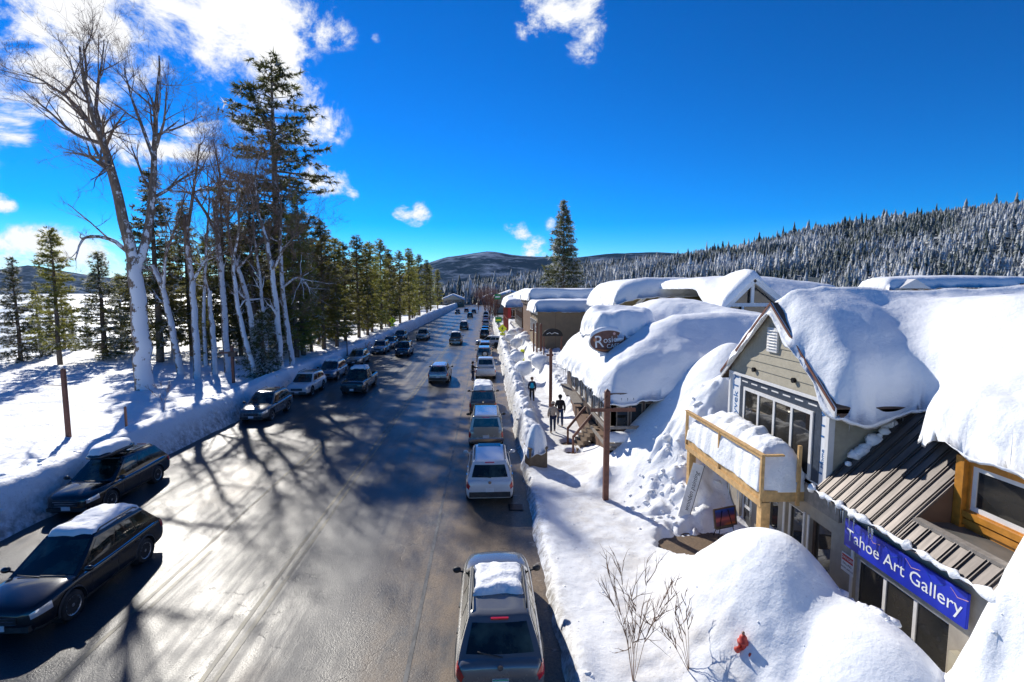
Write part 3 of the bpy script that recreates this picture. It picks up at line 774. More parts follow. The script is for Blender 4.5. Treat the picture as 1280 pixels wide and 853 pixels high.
# gable wall: sheathing, planks, house wrap
gw = MB(); gw.add([(XW, GY0, 3.0), (XW, GY1, 3.0), (XW, GY1, GE), (XW, GM, GP), (XW, GY0, GE)], [(4, 3, 2, 1, 0)])
gw.add([(XW + .2, GY0, 3.0), (XW + .2, GY1, 3.0), (XW + .2, GY1, GE), (XW + .2, GM, GP), (XW + .2, GY0, GE)], [(0, 1, 2, 3, 4)])
wrap = G(gw, 'house_wrap', 'house_wrap')
slope = (GP - GE) / (GM - GY0)
z = GE - .12; k = 0; ph = .262
while z < GP - .12:
    z1 = min(z + ph, GP - .02)
    def half(zz): return max(.02, (GP - max(zz, GE)) / slope)
    a0, a1 = half(z), half(z1)
    mb = MB(); o0, o1 = XW - .045, XW - .018
    mb.add([(o0, GM - a0, z), (o0, GM + a0, z), (o1, GM + a1, z1 + .01), (o1, GM - a1, z1 + .01), (XW - .004, GM - a0, z), (XW - .004, GM + a0, z), (XW - .004, GM + a1, z1), (XW - .004, GM - a1, z1)],
           [(3, 2, 1, 0), (4, 5, 1, 0), (5, 6, 2, 1), (7, 4, 0, 3)])
    G(mb, 'siding_plank', 'siding'); z += ph; k += 1
# window band: black flashing tape, four tall panes
WY0, WY1, WZ0, WZ1 = 13.15, 16.75, 3.5, 5.12
G(MB().bbox(XW - .012, XW - .002, WY0 - .28, WY1 + .28, WZ1 - .02, WZ1 + .34), 'flashing_tape', 'flashing_tape')
G(MB().bbox(XW - .013, XW - .003, WY0 - .30, WY0, WZ0 - .2, WZ1 - .02), 'flashing_tape', 'flashing_tape')
G(MB().bbox(XW - .013, XW - .003, WY1, WY1 + .3, WZ0 - .2, WZ1 - .02), 'flashing_tape', 'flashing_tape')
for i in range(7):
    y = WY0 - .1 + i * (WY1 - WY0 + .2) / 6.5
    G(MB().bbox(XW - .0165, XW - .0125, y, y + .36, WZ1 + .15, WZ1 + .19), 'tape_print', 'white_trim')
pane_frame('window', WY0, WY1, WZ0 - .2, WZ1, XW - .07, 4, 'white_trim', .10)
pk = MB().tube([(XW - .012, 16.35, 4.95), (XW - .013, 16.30, 4.4), (XW - .013, 16.0, 4.15)], [.03, .16, .06], 8)
# head trim board and corner boards
G(MB().bbox(XW - .075, XW, GY0 - .02, GY1 + .02, GE - .22, GE - .13), 'trim_board', 'white_trim')
G(MB().bbox(XW - .06, XW + .10, GY0 - .06, GY0 + .06, 3.0, GE - .14), 'corner_board', 'white_trim')
G(MB().bbox(XW - .06, XW + .10, GY1 - .06, GY1 + .06, 3.0, GE - .14), 'corner_board', 'white_trim')
def gtext(body, size, y, zc, rot, mat='blue_ink', name='lettering'):
    xd, yd = ((0, -1, 0), (0, 0, 1)) if rot == 0 else ((0, 0, 1), (0, 1, 0))
    o = text_obj(name, body, size, (XW - .006, y, zc), xd, yd, mat, None, .002); gpart(o); return o
gtext('Tyvek', .42, 17.33, 4.35, 90); gtext('TY', .5, 17.33, 5.2, 90)
gtext('TYV', .46, 12.86, 4.85, 90); gtext('Home', .2, 12.74, 4.0, 90); gtext('TY', .46, 12.86, 3.75, 90)
# louvred attic vent
vz0, vz1 = 6.50, 7.12
G(MB().bbox(XW - .10, XW - .03, GM - .27, GM + .27, vz0 - .05, vz1 + .05), 'vent_frame', 'white_trim')
for i in range(7):
    zc = vz0 + .05 + i * (vz1 - vz0 - .1) / 6
    G(MB().box((XW - .115, GM, zc), (.06, .40, .014), Matrix.Rotation(R(35), 3, 'Y')), 'louvre', 'white_trim')
for (y, zc) in ((16.1, 5.78), (14.0, 5.80)):
    G(MB().lathe([(.05, -.07), (.075, -.07), (.075, 0), (.03, .01)], 10, (XW - .05, y, zc), 'x'), 'light_box', 'metal_black')
# side wall toward the camera
hs = GE - .12; z = 3.25
sw = MB().bbox(XW + .02, 14.0, GY0, GY0 + .15, 3.0, GE); G(sw, 'side_wall', 'siding')
while z < GE - .1:
    mb = MB(); mb.add([(XW + .12, GY0 - .04, z), (12.0, GY0 - .04, z), (12.0, GY0 - .012, z + .232), (XW + .12, GY0 - .012, z + .232), (XW + .12, GY0, z), (12, GY0, z)],
                      [(0, 1, 2, 3), (4, 5, 1, 0)]); G(mb, 'siding_plank', 'siding'); z += .226
# gable roof deck, rake boards, soffit
RE = .14   # rake overhang towards the street
for s in (-1, 1):
    ye = GM + s * (GM - GY0 + .42); ze = GP - slope * (GM - GY0 + .42)
    mb = MB(); mb.add([(XW - RE, GM, GP), (18, GM, GP), (18, ye, ze), (XW - RE, ye, ze), (XW - RE, GM, GP + .14), (18, GM, GP + .14), (18, ye, ze + .14), (XW - RE, ye, ze + .14)],
                      [(0, 1, 2, 3), (7, 6, 5, 4), (0, 3, 7, 4), (2, 1, 5, 6), (3, 2, 6, 7)]); G(mb, 'roof_slope', 'dark_wood')
    rb = MB().bar((XW - RE - .03, GM + s * .02, GP + .01), (XW - RE - .03, ye, ze + .01), .045, .20, (1, 0, 0)); rb.v = rb.v
    mb = MB(); x0, x1 = XW - RE - .05, XW - RE - .004
    mb.add([(x0, GM, GP - .10), (x0, ye, ze - .10), (x0, ye, ze + .13), (x0, GM, GP + .13), (x1, GM, GP - .10), (x1, ye, ze - .10), (x1, ye, ze + .13), (x1, GM, GP + .13)],
           [(0, 1, 2, 3), (7, 6, 5, 4), (0, 4, 5, 1), (3, 2, 6, 7), (1, 5, 6, 2)]); G(mb, 'rake_board', 'white_trim')
    mb = MB(); x0, x1 = XW - RE - .075, XW - RE - .052
    mb.add([(x0, GM, GP + .06), (x0, ye, ze + .06), (x0, ye, ze + .15), (x0, GM, GP + .15), (x1, GM, GP + .06), (x1, ye, ze + .06), (x1, ye, ze + .15), (x1, GM, GP + .15)],
           [(0, 1, 2, 3), (7, 6, 5, 4), (0, 4, 5, 1), (3, 2, 6, 7), (1, 5, 6, 2)]); G(mb, 'drip_edge', 'brown_post')
    G(MB().bbox(XW - RE, 16, min(ye, ye - s * .03), max(ye, ye - s * .03), ze - .12, ze + .1), 'eave_board', 'dark_wood')
# ribbed metal lean-to roof between gable and dormer
EX, EZ, TX, TZ = 8.12, 3.28, 11.0, 5.95
def mroof(y0, y1, x1, z1):
    mb = MB(); n = Vector((-(z1 - EZ), 0, x1 - EX)).normalized() * .05
    P = [(EX, y0, EZ), (EX, y1, EZ), (x1, y1, z1), (x1, y0, z1)]
    mb.add(P + [(p[0] - n.x, p[1], p[2] - n.z) for p in P], [(3, 2, 1, 0), (4, 5, 6, 7), (0, 1, 5, 4), (2, 3, 7, 6), (1, 2, 6, 5), (3, 0, 4, 7)])
    o = G(mb, 'metal_roof', 'roof_metal')
    y = y0 + .06; dirv = Vector((x1 - EX, 0, z1 - EZ)).normalized(); up = Vector((-dirv.z, 0, dirv.x))
    while y < y1:
        for dy in (0, .06):
            a = Vector((EX - .005, y + dy, EZ)) + up * .018; b = Vector((x1, y + dy, z1)) + up * .018
            r_ = MB().bar(a, b, .017, .024, up).build('rib', 'roof_metal'); r_.parent = o
        y += .29
    return o
mroof(9.98, GY0 - .05, TX, TZ)
k = .42 / (TX - EX); mroof(6.0, 9.95, EX + .42, EZ + k * (TZ - EZ))
# cheek wall, flat membrane roof, dormer wall with timber trimmed window
dz = (TZ - EZ) / (TX - EX)
mb = MB(); xd = 9.42
mb.add([(8.5, 9.975, EZ + .12), (xd, 9.975, EZ + .12), (xd, 9.975, EZ + dz * (xd - EX) - .06), (8.5, 9.975, EZ + dz * (8.5 - EX) - .06)], [(0, 1, 2, 3)]); G(mb, 'cheek_wall', 'brown_wall')
mb = MB(); mb.add([(8.53, 5.0, EZ + .36), (8.53, 9.97, EZ + .36), (xd, 9.97, EZ + .30), (xd, 5.0, EZ + .30), (8.53, 5, EZ + .2), (8.53, 9.97, EZ + .2), (xd, 9.97, EZ + .1), (xd, 5, EZ + .1)], [(3, 2, 1, 0), (0, 1, 5, 4)])
G(mb, 'flat_roof', 'membrane')
G(MB().bbox(EX + .38, EX + .54, 6.0, 9.95, EZ + .37, EZ + .44), 'roof_flashing', 'grey_wood')
dw = link('dormer_wall', holed_wall('x', xd, 5.0, 9.96, 3.4, 5.2, [(7.6, 9.72, 3.96, 4.85)], .2), 'varnished_wood'); gpart(dw)
pane_frame('window', 7.6, 9.72, 3.96, 4.85, xd + .01, 2, 'white_trim', .09)
G(MB().bbox(xd - .08, xd, 6.8, 9.78, 3.82, 3.94), 'window_sill', 'varnished_wood')
G(MB().bbox(xd - .05, xd, 6.8, 9.78, 3.66, 3.78), 'sill_board', 'varnished_wood')
G(MB().bbox(xd - .10, xd + .0, 9.79, 9.965, 3.58, 5.0), 'window_post', 'varnished_wood')
G(MB().bbox(xd + .21, 16, 5, 9.96, 3.3, 4.9), 'interior_block', 'dark_wood')
# snow line along the metal eave, slid snow, icicles
rr_ = random.Random(5)
def slump(pts, rad, name='snow_ridge', mat='snow_rough', n=8):
    P = [Vector(p) for p in pts]; mb = MB(); out = []; rads = []
    for i in range(len(P) - 1):
        L = (P[i + 1] - P[i]).length; k = max(2, int(L / .11))
        for j in range(k):
            q = P[i].lerp(P[i + 1], j / k); out.append(q + Vector((rr_.uniform(-.02, .02), 0, rr_.uniform(-.015, .02)))); rads.append(rad * rr_.choice((.25, .5, .8, 1.0, 1.2, 1.7)) * rr_.uniform(.7, 1.2))
    mb.tube(out, rads, n); return mb, name, mat
mb, n_, m_ = slump([(EX - .02, 12.5, EZ + .05), (EX - .02, 10.4, EZ + .05), (EX - .02, 7.0, EZ + .05)], .065); G(mb, n_, m_, True)
def clods(region, n, r0, r1, seed, name='snow_lump', par=None):
    g = random.Random(seed)
    for i in range(n):
        c = region(g); r_ = g.uniform(r0, r1)
        bm = bmesh.new(); bmesh.ops.create_icosphere(bm, subdivisions=2, radius=r_)
        for v in bm.verts:
            q = v.co * (1 + .35 * g.uniform(-1, 1) * .6); q.z *= .75; v.co = q
        me = bpy.data.meshes.new(name); bm.to_mesh(me); bm.free()
        me.polygons.foreach_set('use_smooth', np.ones(len(me.polygons), dtype=bool))
        o = link(name, me, 'snow_rough', None, c)
        yield o
for o in clods(lambda g: ((lambda u: (8.7 + u * 1.9, 12.38 + g.uniform(-.12, .08), EZ + dz * (8.7 + u * 1.9 - EX) + .05))(g.random())), 22, .05, .2, 3): gpart(o)
def icicle(p, L, par=None, name='icicle'):
    mb = MB(); mb.tube([p, (p[0], p[1], p[2] - L * .4), (p[0], p[1], p[2] - L)], [.018, .012, .002], 5)
    o = mb.build(name, 'ice', None, True)
    if par is None: gpart(o)
    else: o.parent = par
    return o
for i in range(18): icicle((8.75 + i * .095, 12.22 + rr_.uniform(-.05, .02), GE - .28 + rr_.uniform(-.03, .03)), rr_.uniform(.15, .6))
for i in range(14): icicle((EX - .04 + rr_.uniform(-.02, .02), 12.2 + rr_.uniform(-2.2, 1.6), EZ - .02), rr_.uniform(.1, .35))
# banner and danger notice
bn = empty('gallery_banner', (XW - .12, 9.58, 2.65), 0, label='long blue banner lettered Tahoe Art Gallery along the shop front', cat='banner')
y0_, y1_, za, zb = 8.67, 11.73, 2.22, 2.87
o = MB().bbox(-.03, .03, y0_ - 10.2, y1_ - 10.2, za - 2.55, zb - 2.55).build('panel', 'banner_blue', bn, bevel=.006)
o = text_obj('lettering', 'Tahoe Art Gallery', .385, (-.036, 0.0, -.03), (0, -1, 0), (0, 0, 1), 'white_ink', bn, .002, sx=1.02)
for i in range(6): MB().tube([(-.032, 1.3 - i * .5, .26), (-.034, 1.15 - i * .5, .10 + .05 * (i % 2)), (-.032, .95 - i * .5, .2)], .006, 4).build('sketch_line', 'pink_ink' if i % 2 else 'tarp_blue', bn)
dn = empty('danger_notice', (XW - .03, 11.1, 1.84), 0, label='small white danger notice with red header on the gallery wall', cat='sign')
MB().bbox(-.012, 0, -.20, .20, -.22, .22).build('board', 'white_ink', dn); MB().bbox(-.016, -.0125, -.18, .18, .04, .19).build('red_header', 'red_ink', dn)
text_obj('lettering', 'DANGER', .095, (-.018, 0, .115), (0, -1, 0), (0, 0, 1), 'white_ink', dn, .001)
text_obj('lettering', 'FALLING', .075, (-.0135, 0, -.03), (0, -1, 0), (0, 0, 1), 'black_ink', dn, .001)
text_obj('lettering', 'SNOW AND ICE', .055, (-.0135, 0, -.13), (0, -1, 0), (0, 0, 1), 'black_ink', dn, .001)

# roof snow: gable drift flowing into the deep snow of the main roof
def gable_base(X, Y):
    zg = GP + .14 - slope * np.abs(Y - GM)
    zg = np.maximum(zg, GE - .35)
    main = 4.86 + 1.0 * np.maximum(X - 9.6, 0); main = -np.logaddexp(-main / .35, -(7.22 + 0 * X) / .35) * .35
    main = np.where(X < 8.4, 0, main) * np.where(Y < 11.9, 1, sstep(8.4, 9.6, X))
    south = np.logaddexp(zg / .28, main / .28) * .28
    return np.where(Y < GM + .3, south, zg)
pg = [(8.22, 17.95), (8.2, 16.6), (8.2, GM), (8.22, 13.6), (8.3, 12.2), (8.6, 12.0), (9.6, 12.02), (10.3, 12.05), (10.25, 11.7), (9.8, 11.25), (9.3, 10.8), (9.0, 10.35), (9.12, 9.95),
      (9.0, 9.5), (8.92, 9.1), (9.1, 8.7), (9.05, 8.2), (8.9, 7.6), (8.8, 6.8), (8.6, 4.0), (8.8, 1.0), (30, 1.0), (30, 19.0), (16, 18.8), (9.0, 18.4)]
pg = rough_poly(smooth_poly(pg, 1), .3, .085, 2)
def gth(X, Y):
    r_ = np.exp(-((Y - GM) / 1.1) ** 2)
    t_ = .95 - .48 * r_ + .0 * X
    return t_ * (1 - .55 * np.exp(-((X - 8.35) / .4) ** 2)) - .2 * np.exp(-((X - 10.2) ** 2 + (Y - 13.0) ** 2) / 1.2)
bs = blanket('roof_snow', pg, gable_base, gth, .12, 'snow', None, rad=.55, amp=.20, seed=4, droop=.30, nscale=.6); gpart(bs)

# ------------------------------------------------------------------ timber deck before the gable, easel, boards
DX0, DX1, DY0, DY1, DZ = 7.25, 8.42, 13.25, 18.35, 2.62
dk = empty('timber_deck', (DX0, 15.8 + SHIFT, 0), 0, label='raw timber balcony on thick posts, buried under deep snow', cat='deck')
dk_m = Matrix.Translation((-DX0, -15.8, 0))
def D(mb, name, mat='raw_timber', smooth=False, bevel=.008):
    o = mb.build(name, mat, dk, smooth, bevel); o.matrix_parent_inverse = dk_m; return o
D(MB().bbox(DX0, DX0 + .09, DY0, DY1, DZ + .05, DZ + .36), 'rim_beam'); D(MB().bbox(DX0 - .05, DX0 - .002, DY0 - .04, DY1, DZ - .08, DZ + .11), 'ledger_board')
D(MB().bbox(DX0 + .092, DX1, DY0, DY0 + .09, DZ + .05, DZ + .36), 'rim_beam')
D(MB().bbox(DX0 + .092, DX1, DY1 - .09, DY1, DZ + .05, DZ + .36), 'rim_beam')
for i in range(9):
    x = DX0 + .11 + i * .143; D(MB().bbox(x, x + .136, DY0 + .092, DY1 - .092, DZ + .30, DZ + .34), 'deck_plank', bevel=0)
for i in range(12): D(MB().bbox(DX0 + .10, DX1, DY0 + .35 + i * .4, DY0 + .40 + i * .4, DZ + .05, DZ + .29), 'joist', bevel=0)
for (x, y) in ((DX0 + .12, DY0 + .1), (DX0 + .12, DY1 - .18)):
    D(MB().bbox(x - .12, x + .12, y - .12, y + .12, 0, DZ - .082 if x < 0 else DZ + .04), 'post')
for y in (DY0 - .03, DY0 + 2.45, DY1 - .06): D(MB().bbox(DX0 - .055, DX0 + .035, y, y + .09, DZ + .112 if y < DY0 else DZ + .112, 3.93), 'rail_post')
D(MB().bbox(DX0 - .075, DX0 + .055, DY0 - .06, DY1 + .05, 3.93, 3.975), 'hand_rail'); D(MB().bbox(DX0 - .042, DX0 + .002, DY0 - .05, DY1, 3.83, 3.92), 'rail_board')
D(MB().bbox(DX0 + .06, DX0 + .55, DY0 - .06, DY0 + .05, 3.92, 3.965), 'hand_rail')
D(MB().bbox(DX1 - .25, DX1 - .16, DY0 - .06, DY0 + .03, DZ - .05, 4.2), 'rail_post')
def dbase(X, Y): return X * 0 + DZ + .345
pd = rough_poly([(DX0 - .06, DY0 + .02), (DX1 + .02, DY0 + .0), (DX1 + .05, DY1 - .1), (DX0 - .04, DY1 - .15)], .3, .05, 8)
sn = blanket('deck_snow', pd, dbase, lambda X, Y: 1.16 + .15 * sstep(7.6, 8.4, X) - .25 * sstep(16.6, 18.2, Y) - .2 * sstep(14, 13.2, Y), .07, 'snow_rough', None, rad=.42, amp=.14, seed=12, lump=.16)
sn.parent = dk; sn.matrix_parent_inverse = dk_m
for i in range(9): icicle((DX0 - .03, 13.5 + rr_.uniform(0, 1.6), DZ - .06), rr_.uniform(.15, .65), dk).matrix_parent_inverse = dk_m

# easel with a painting
ep = atz(905, 668, .32); ez = rz(ep.x, ep.y)
es = empty('easel', (ep.x, ep.y, ez - .03), R(18), label='thin black tripod easel under the timber deck', cat='easel')
for (a, b) in (((-.42, -.18, 0), (-.12, .0, 1.15)), ((.42, -.18, 0), (.12, 0, 1.15)), ((0, .5, 0), (0, .03, 1.15))): MB().tube([a, b], .014, 6).build('leg', 'metal_black', es)
MB().bbox(-.35, .35, -.06, .0, .56, .59).build('tray', 'metal_black', es); MB().tube([(-.3, -.11, .42), (.3, -.11, .42)], .009, 5).build('brace', 'metal_black', es)
pt = empty('framed_painting', (ep.x, ep.y, ez + .58), R(18), label='dark framed sunset painting standing on the easel', cat='painting')
t = NT('sunset_paint')
sp = t.add('ShaderNodeSeparateXYZ'); t.link(t.tc.outputs['Object'], sp.inputs[0])
zz = t.math('ADD', sp.outputs['Z'], t.rmp(t.noise(7, 5, .6, vec=t.tc.outputs['Object'], stretch=(.35, 1, 2)), 0, 1, -.09, .09))
c = t.mix(t.rmp(zz, .30, .50), (.10, .03, .06), (.01, .03, .20)); c = t.mix(t.rmp(zz, .47, .62), c, (.015, .08, .45))
red = t.math('MULTIPLY', t.rmp(zz, .16, .26), t.rmp(zz, .26, .36, 1, 0)); c = t.mix(t.math('MULTIPLY', red, .75), c, (.55, .12, .10))
low = t.rmp(zz, .05, .2, 1, 0); c = t.mix(t.math('MULTIPLY', low, t.rmp(sp.outputs['X'], -.1, .1)), c, (.50, .13, .02))
t.set(Base_Color=c, Roughness=.35)
rt = Matrix.Rotation(R(-10), 4, 'X')
def tilt(o): o.data.transform(rt); return o
tilt(MB().bbox(-.40, .40, -.075, -.070, .05, .57).build('canvas', 'sunset_paint', pt))
for b_ in ((-.46, .46, -.09, -.05, 0, .05), (-.46, .46, -.09, -.05, .57, .62), (-.46, -.40, -.09, -.05, .05, .57), (.40, .46, -.09, -.05, .05, .57)): tilt(MB().bbox(*b_).build('frame', 'dark_wood', pt))
# long board leaning by the deck post
lp = atz(854, 643, .55); lb = empty('leaning_board', (lp.x, lp.y, rz(lp.x, lp.y) - .08), R(-20), label='narrow white board with black handwriting leaning in the snow', cat='board')
rl = Matrix.Rotation(R(14), 4, 'Y') @ Matrix.Rotation(R(-8), 4, 'X')
o = MB().bbox(-.18, .18, -.015, .015, 0, 1.95).build('panel', 'white_ink', lb); o.data.transform(rl)
o = MB().bbox(.181, .20, -.02, .02, 0, 1.95).build('edge_strip', 'dark_wood', lb); o.data.transform(rl)
o = text_obj('lettering', 'wooden painting', .21, (0.02, -.0165, .98), (0, 0, 1), (-1, 0, 0), 'black_ink', lb, .001, shear=.3); o.data.transform(rl)
tb = empty('blue_tarp', (8.1, 14.1, .2), 0, label='crumpled blue tarp behind the near deck post', cat='tarp')
tm = MB(); rr2 = random.Random(3)
for i in range(7):
    for j in range(9): tm.v.append((rr2.uniform(-.09, .09), -.45 + i * .15, j * .15 * (1 - .07 * i)))
tm.f = [(i * 9 + j, i * 9 + j + 1, (i + 1) * 9 + j + 1, (i + 1) * 9 + j) for i in range(6) for j in range(8)]
tm.build('sheet', 'tarp_blue', tb)

# ------------------------------------------------------------------ cafe with the deep snow roof and oval sign
cf = empty('cafe_building', (6, 26, 0), 0, label='low cafe under a huge drift of snow, oval sign over its roof', cat='building')
cm_ = Matrix.Translation((-6, -26, 0))
def C(o): o.parent = cf; o.matrix_parent_inverse = cm_; return o
def CB(mb, name, mat, bevel=0, smooth=False): return C(mb.build(name, mat, None, smooth, bevel))
CX0, CX1, CY0, CY1 = 5.75, 18.0, 22.9, 36.0
fl = 1.35
# stone base, end wall towards the camera with a band of windows, street wall
CB(MB().bbox(CX0 - .3, CX1, CY0 - .9, CY1, 0, fl - .12), 'base', 'brown_wall'); CB(MB().bbox(CX0 - .35, 9.0, CY0 - .95, CY0 + .4, fl - .119, fl), 'porch_floor', 'grey_wood')
cw = [(5.95, 6.55, fl + .55, 3.15), (6.62, 7.2, fl + .55, 3.15), (7.27, 7.85, fl + .55, 3.15), (7.92, 8.5, fl + .55, 3.15)]
C(link('end_wall', holed_wall('y', CY0, CX0, 10, fl, 3.6, cw, .2), 'dark_wood'))
for h in cw:
    f = MB(); 
    for b_ in ((h[0], h[1], h[2], h[2] + .06), (h[0], h[1], h[3] - .06, h[3])): f.bbox(b_[0], b_[1], CY0 + .03, CY0 + .1, b_[2], b_[3])
    for u in (h[0], h[1] - .06): f.bbox(u, u + .06, CY0 + .031, CY0 + .099, h[2] + .06, h[3] - .06)
    fo = CB(f, 'window', 'grey_wood'); p_ = MB().bbox(h[0] + .06, h[1] - .06, CY0 + .06, CY0 + .07, h[2] + .06, h[3] - .06).build('pane', 'window_glass'); p_.parent = fo
sh = [(24.2 + i * 1.7, 25.5 + i * 1.7, fl + .5, 3.1) for i in range(6)]
C(link('street_wall', holed_wall('x', CX0, CY0, CY1, fl, 3.7, sh, .2), 'dark_wood'))
for h in sh:
    f = MB().bbox(CX0 + .03, CX0 + .1, h[0], h[1], h[2], h[2] + .06).bbox(CX0 + .03, CX0 + .1, h[0], h[1], h[3] - .06, h[3]).bbox(CX0 + .031, CX0 + .099, h[0], h[0] + .06, h[2] + .06, h[3] - .06).bbox(CX0 + .031, CX0 + .099, h[1] - .06, h[1], h[2] + .06, h[3] - .06)
    fo = CB(f, 'window', 'white_trim'); p_ = MB().bbox(CX0 + .06, CX0 + .07, h[0] + .06, h[1] - .06, h[2] + .06, h[3] - .06).build('pane', 'window_glass'); p_.parent = fo
CB(MB().bbox(CX0 + .25, CX1, CY0 + .25, CY1, fl, 3.6), 'interior_block', 'dark_wood')
# eave boards and white corner posts, red door ornament
EX0, EY0, EZ0 = 5.25, 22.35, 3.62
CB(MB().bbox(EX0, 8.75, EY0, EY0 + .05, EZ0 - .16, EZ0 + .05), 'fascia', 'white_trim'); CB(MB().bbox(EX0, 8.75, EY0 - .03, EY0, EZ0 + .01, EZ0 + .10), 'drip_edge', 'dark_wood')
CB(MB().bbox(EX0, EX0 + .05, EY0 + .052, CY1, EZ0 - .16, EZ0 + .05), 'fascia', 'white_trim')
CB(MB().bbox(EX0 + .06, 8.7, EY0 + .06, CY0, EZ0 - .05, EZ0), 'soffit', 'grey_wood')
for (x, y) in ((5.45, 22.55), (8.62, 22.5)): CB(MB().bbox(x - .11, x + .11, y - .11, y + .11, fl, EZ0 - .05), 'corner_post', 'white_trim')
CB(MB().bbox(5.4, 5.62, 22.0, 22.16, .1, fl - .13), 'footing', 'white_trim')
CB(MB().lathe([(.02, -.06), (.09, -.03), (.1, 0), (.06, .05), (.01, .07)], 10, (8.25, CY0 - .1, 2.75), 'z'), 'lantern', 'red_ink', smooth=True)
# porch railing, snow laden
for (a, b) in (((5.3, 21.95, fl + .9), (8.6, 21.95, fl + .9)), ((5.3, 21.95, fl + .12), (8.6, 21.95, fl + .12)), ((5.25, 22.0, fl + .9), (5.25, 25.0, fl + .9)), ((5.25, 22.0, fl + .12), (5.25, 25.0, fl + .12))):
    CB(MB().bar(a, b, .09, .13), 'porch_rail', 'grey_wood')
ps = rough_poly([(5.2, 21.85), (9.2, 21.85), (9.2, 22.5), (5.3, 22.5)], .3, .04, 3)
C(blanket('porch_snow', ps, lambda X, Y: X * 0 + fl + .30 + .0 * X, .32, .07, 'snow', None, rad=.25, amp=.05, seed=6))
# steps down to the sidewalk with brown stringers
for i in range(6): CB(MB().bbox(4.55 + i * .17, 4.55 + (i + 1) * .17 + .1, 25.2, 26.7, .1 + i * .2, .1 + (i + 1) * .2), 'step', 'paver')
for y in (25.1, 26.8):
    CB(MB().bar((4.35, y, .95), (5.3, y, 2.1), .08, .12), 'stair_rail', 'brown_post')
    CB(MB().bbox(4.3, 4.4, y - .05, y + .05, .05, 1.0), 'stair_post', 'brown_post')
for i, (y0, y1) in enumerate(((27.4, 29.6), (30.0, 32.2))):
    CB(MB().bar((5.0, y0, 2.15 - i * .1), (5.0, y1, 2.35), .5, .09), 'awning_board', 'grey_wood')
# sign dormer
SX, SY = 6.35, 27.0
CB(MB().bbox(SX - .25, SX + 2.2, SY - .9, SY + 3.0, 3.6, 6.35), 'sign_dormer', 'grey_wood')
for i in range(7): CB(MB().box((SX + 1.62, SY - .9 - .03, 5.0 + i * .2), (.9, .03, .16), Matrix.Rotation(R(24), 3, 'Y')), 'shake', 'dark_wood')
def capb(X, Y): return 6.35 + 0 * X + .05 * (Y - SY)
C(blanket('dormer_snow', rough_poly(smooth_poly([(SX - 1.25, SY - 1.25), (SX + 1.6, SY - 1.3), (SX + 3.2, SY + .5), (SX + 3.4, SY + 3.4), (SX - 1.0, SY + 3.5)], 2), .3, .05, 3), capb, .95, .11, 'snow', None, rad=.75, amp=.25, seed=15, droop=.45, nscale=.8))
# drift on the roof
def cbase(X, Y):
    a = EZ0 + .08 + .50 * np.maximum(X - EX0, 0); b = EZ0 + .08 + .62 * np.maximum(Y - EY0 - .25 * np.maximum(X - 7, 0) * 0, 0)
    r1 = -np.logaddexp(-a / .35, -b / .35) * .35
    east = EZ0 + 2.9 - .16 * np.maximum(X - 10.5, 0)
    r1 = -np.logaddexp(-r1 / .3, -east / .3) * .3
    return r1 + .45 * np.exp(-((X - 11.5) / 3.2) ** 2 - ((Y - 31.5) / 2.2) ** 2) - .95 * np.exp(-((X - 10.3) / 2.0) ** 2 - ((Y - 28.3) / 1.3) ** 2) + .25 * np.exp(-((Y - 25.6) / .9) ** 2) * sstep(7.5, 10, X)
pc = [(5.05, 22.1), (6.5, 22.0), (8.3, 22.05), (9.3, 21.6), (11, 21.0), (13, 20.6), (19, 20.4), (20, 26), (19.5, 36.5), (12, 37), (7, 37), (5.0, 36.6), (4.75, 33), (5.0, 30.2), (4.9, 28), (5.15, 25.5)]
pc = rough_poly(smooth_poly(pc, 1), .5, .15, 5)
C(blanket('roof_snow', pc, cbase, lambda X, Y: .95 + .25 * sstep(6, 9, X), .14, 'snow', None, rad=1.3, amp=.30, seed=21, droop=.34, nscale=.45))
rr3 = random.Random(9)
for i in range(46): C(icicle((5.1 + rr3.uniform(-.05, .1), 22.8 + i * .27, EZ0 - .12 + rr3.uniform(-.1, .05)), rr3.uniform(.2, .95), cf))
for i in range(10): C(icicle((6.0 + i * .27, 22.2, EZ0 - .1), rr3.uniform(.06, .25), cf))
# oval sign
so = empty('oval_cafe_sign', (SX - .15, SY - 1.28, 5.72), R(8), label='oval brown cafe sign with white lettering above the snow', cat='sign')
def oval(a, b, y0, y1, n=40):
    mb = MB(); mb.v = [(a * math.cos(2 * math.pi * k / n), y, b * math.sin(2 * math.pi * k / n)) for y in (y0, y1) for k in range(n)]
    mb.f = [tuple(range(n)), tuple(reversed(range(n, 2 * n)))] + [(k + n, (k + 1) % n + n, (k + 1) % n, k) for k in range(n)]
    return mb
oval(1.02, .62, -.02, .12).build('rim', 'white_trim', so); oval(.97, .57, -.045, -.021).build('face', 'sign_brown', so)
text_obj('lettering', 'R', .88, (-.52, -.048, -.03), (1, 0, .08), (-.08, 0, 1), 'white_ink', so, .004)
text_obj('lettering', "osie's", .44, (.22, -.048, .10), (1, 0, .08), (-.08, 0, 1), 'white_ink', so, .004, sx=1.05)
text_obj('lettering', 'CAFE', .30, (.25, -.048, -.23), (1, 0, .06), (-.06, 0, 1), 'white_ink', so, .004)
MB().tube([(-.65, -.049, -.40), (-.2, -.049, -.44), (.3, -.049, -.42)], .025, 5).build('swash', 'orange_ink', so)
MB().lathe([(.01, -.003), (.10, -.003), (.10, .003), (.01, .003)], 12, (-.72, -.049, .10), 'y').build('flower', 'orange_ink', so)
MB().lathe([(.01, -.003), (.07, -.003), (.07, .003), (.01, .003)], 12, (.3, -.049, .40), 'y').build('flower', 'pink_ink', so)
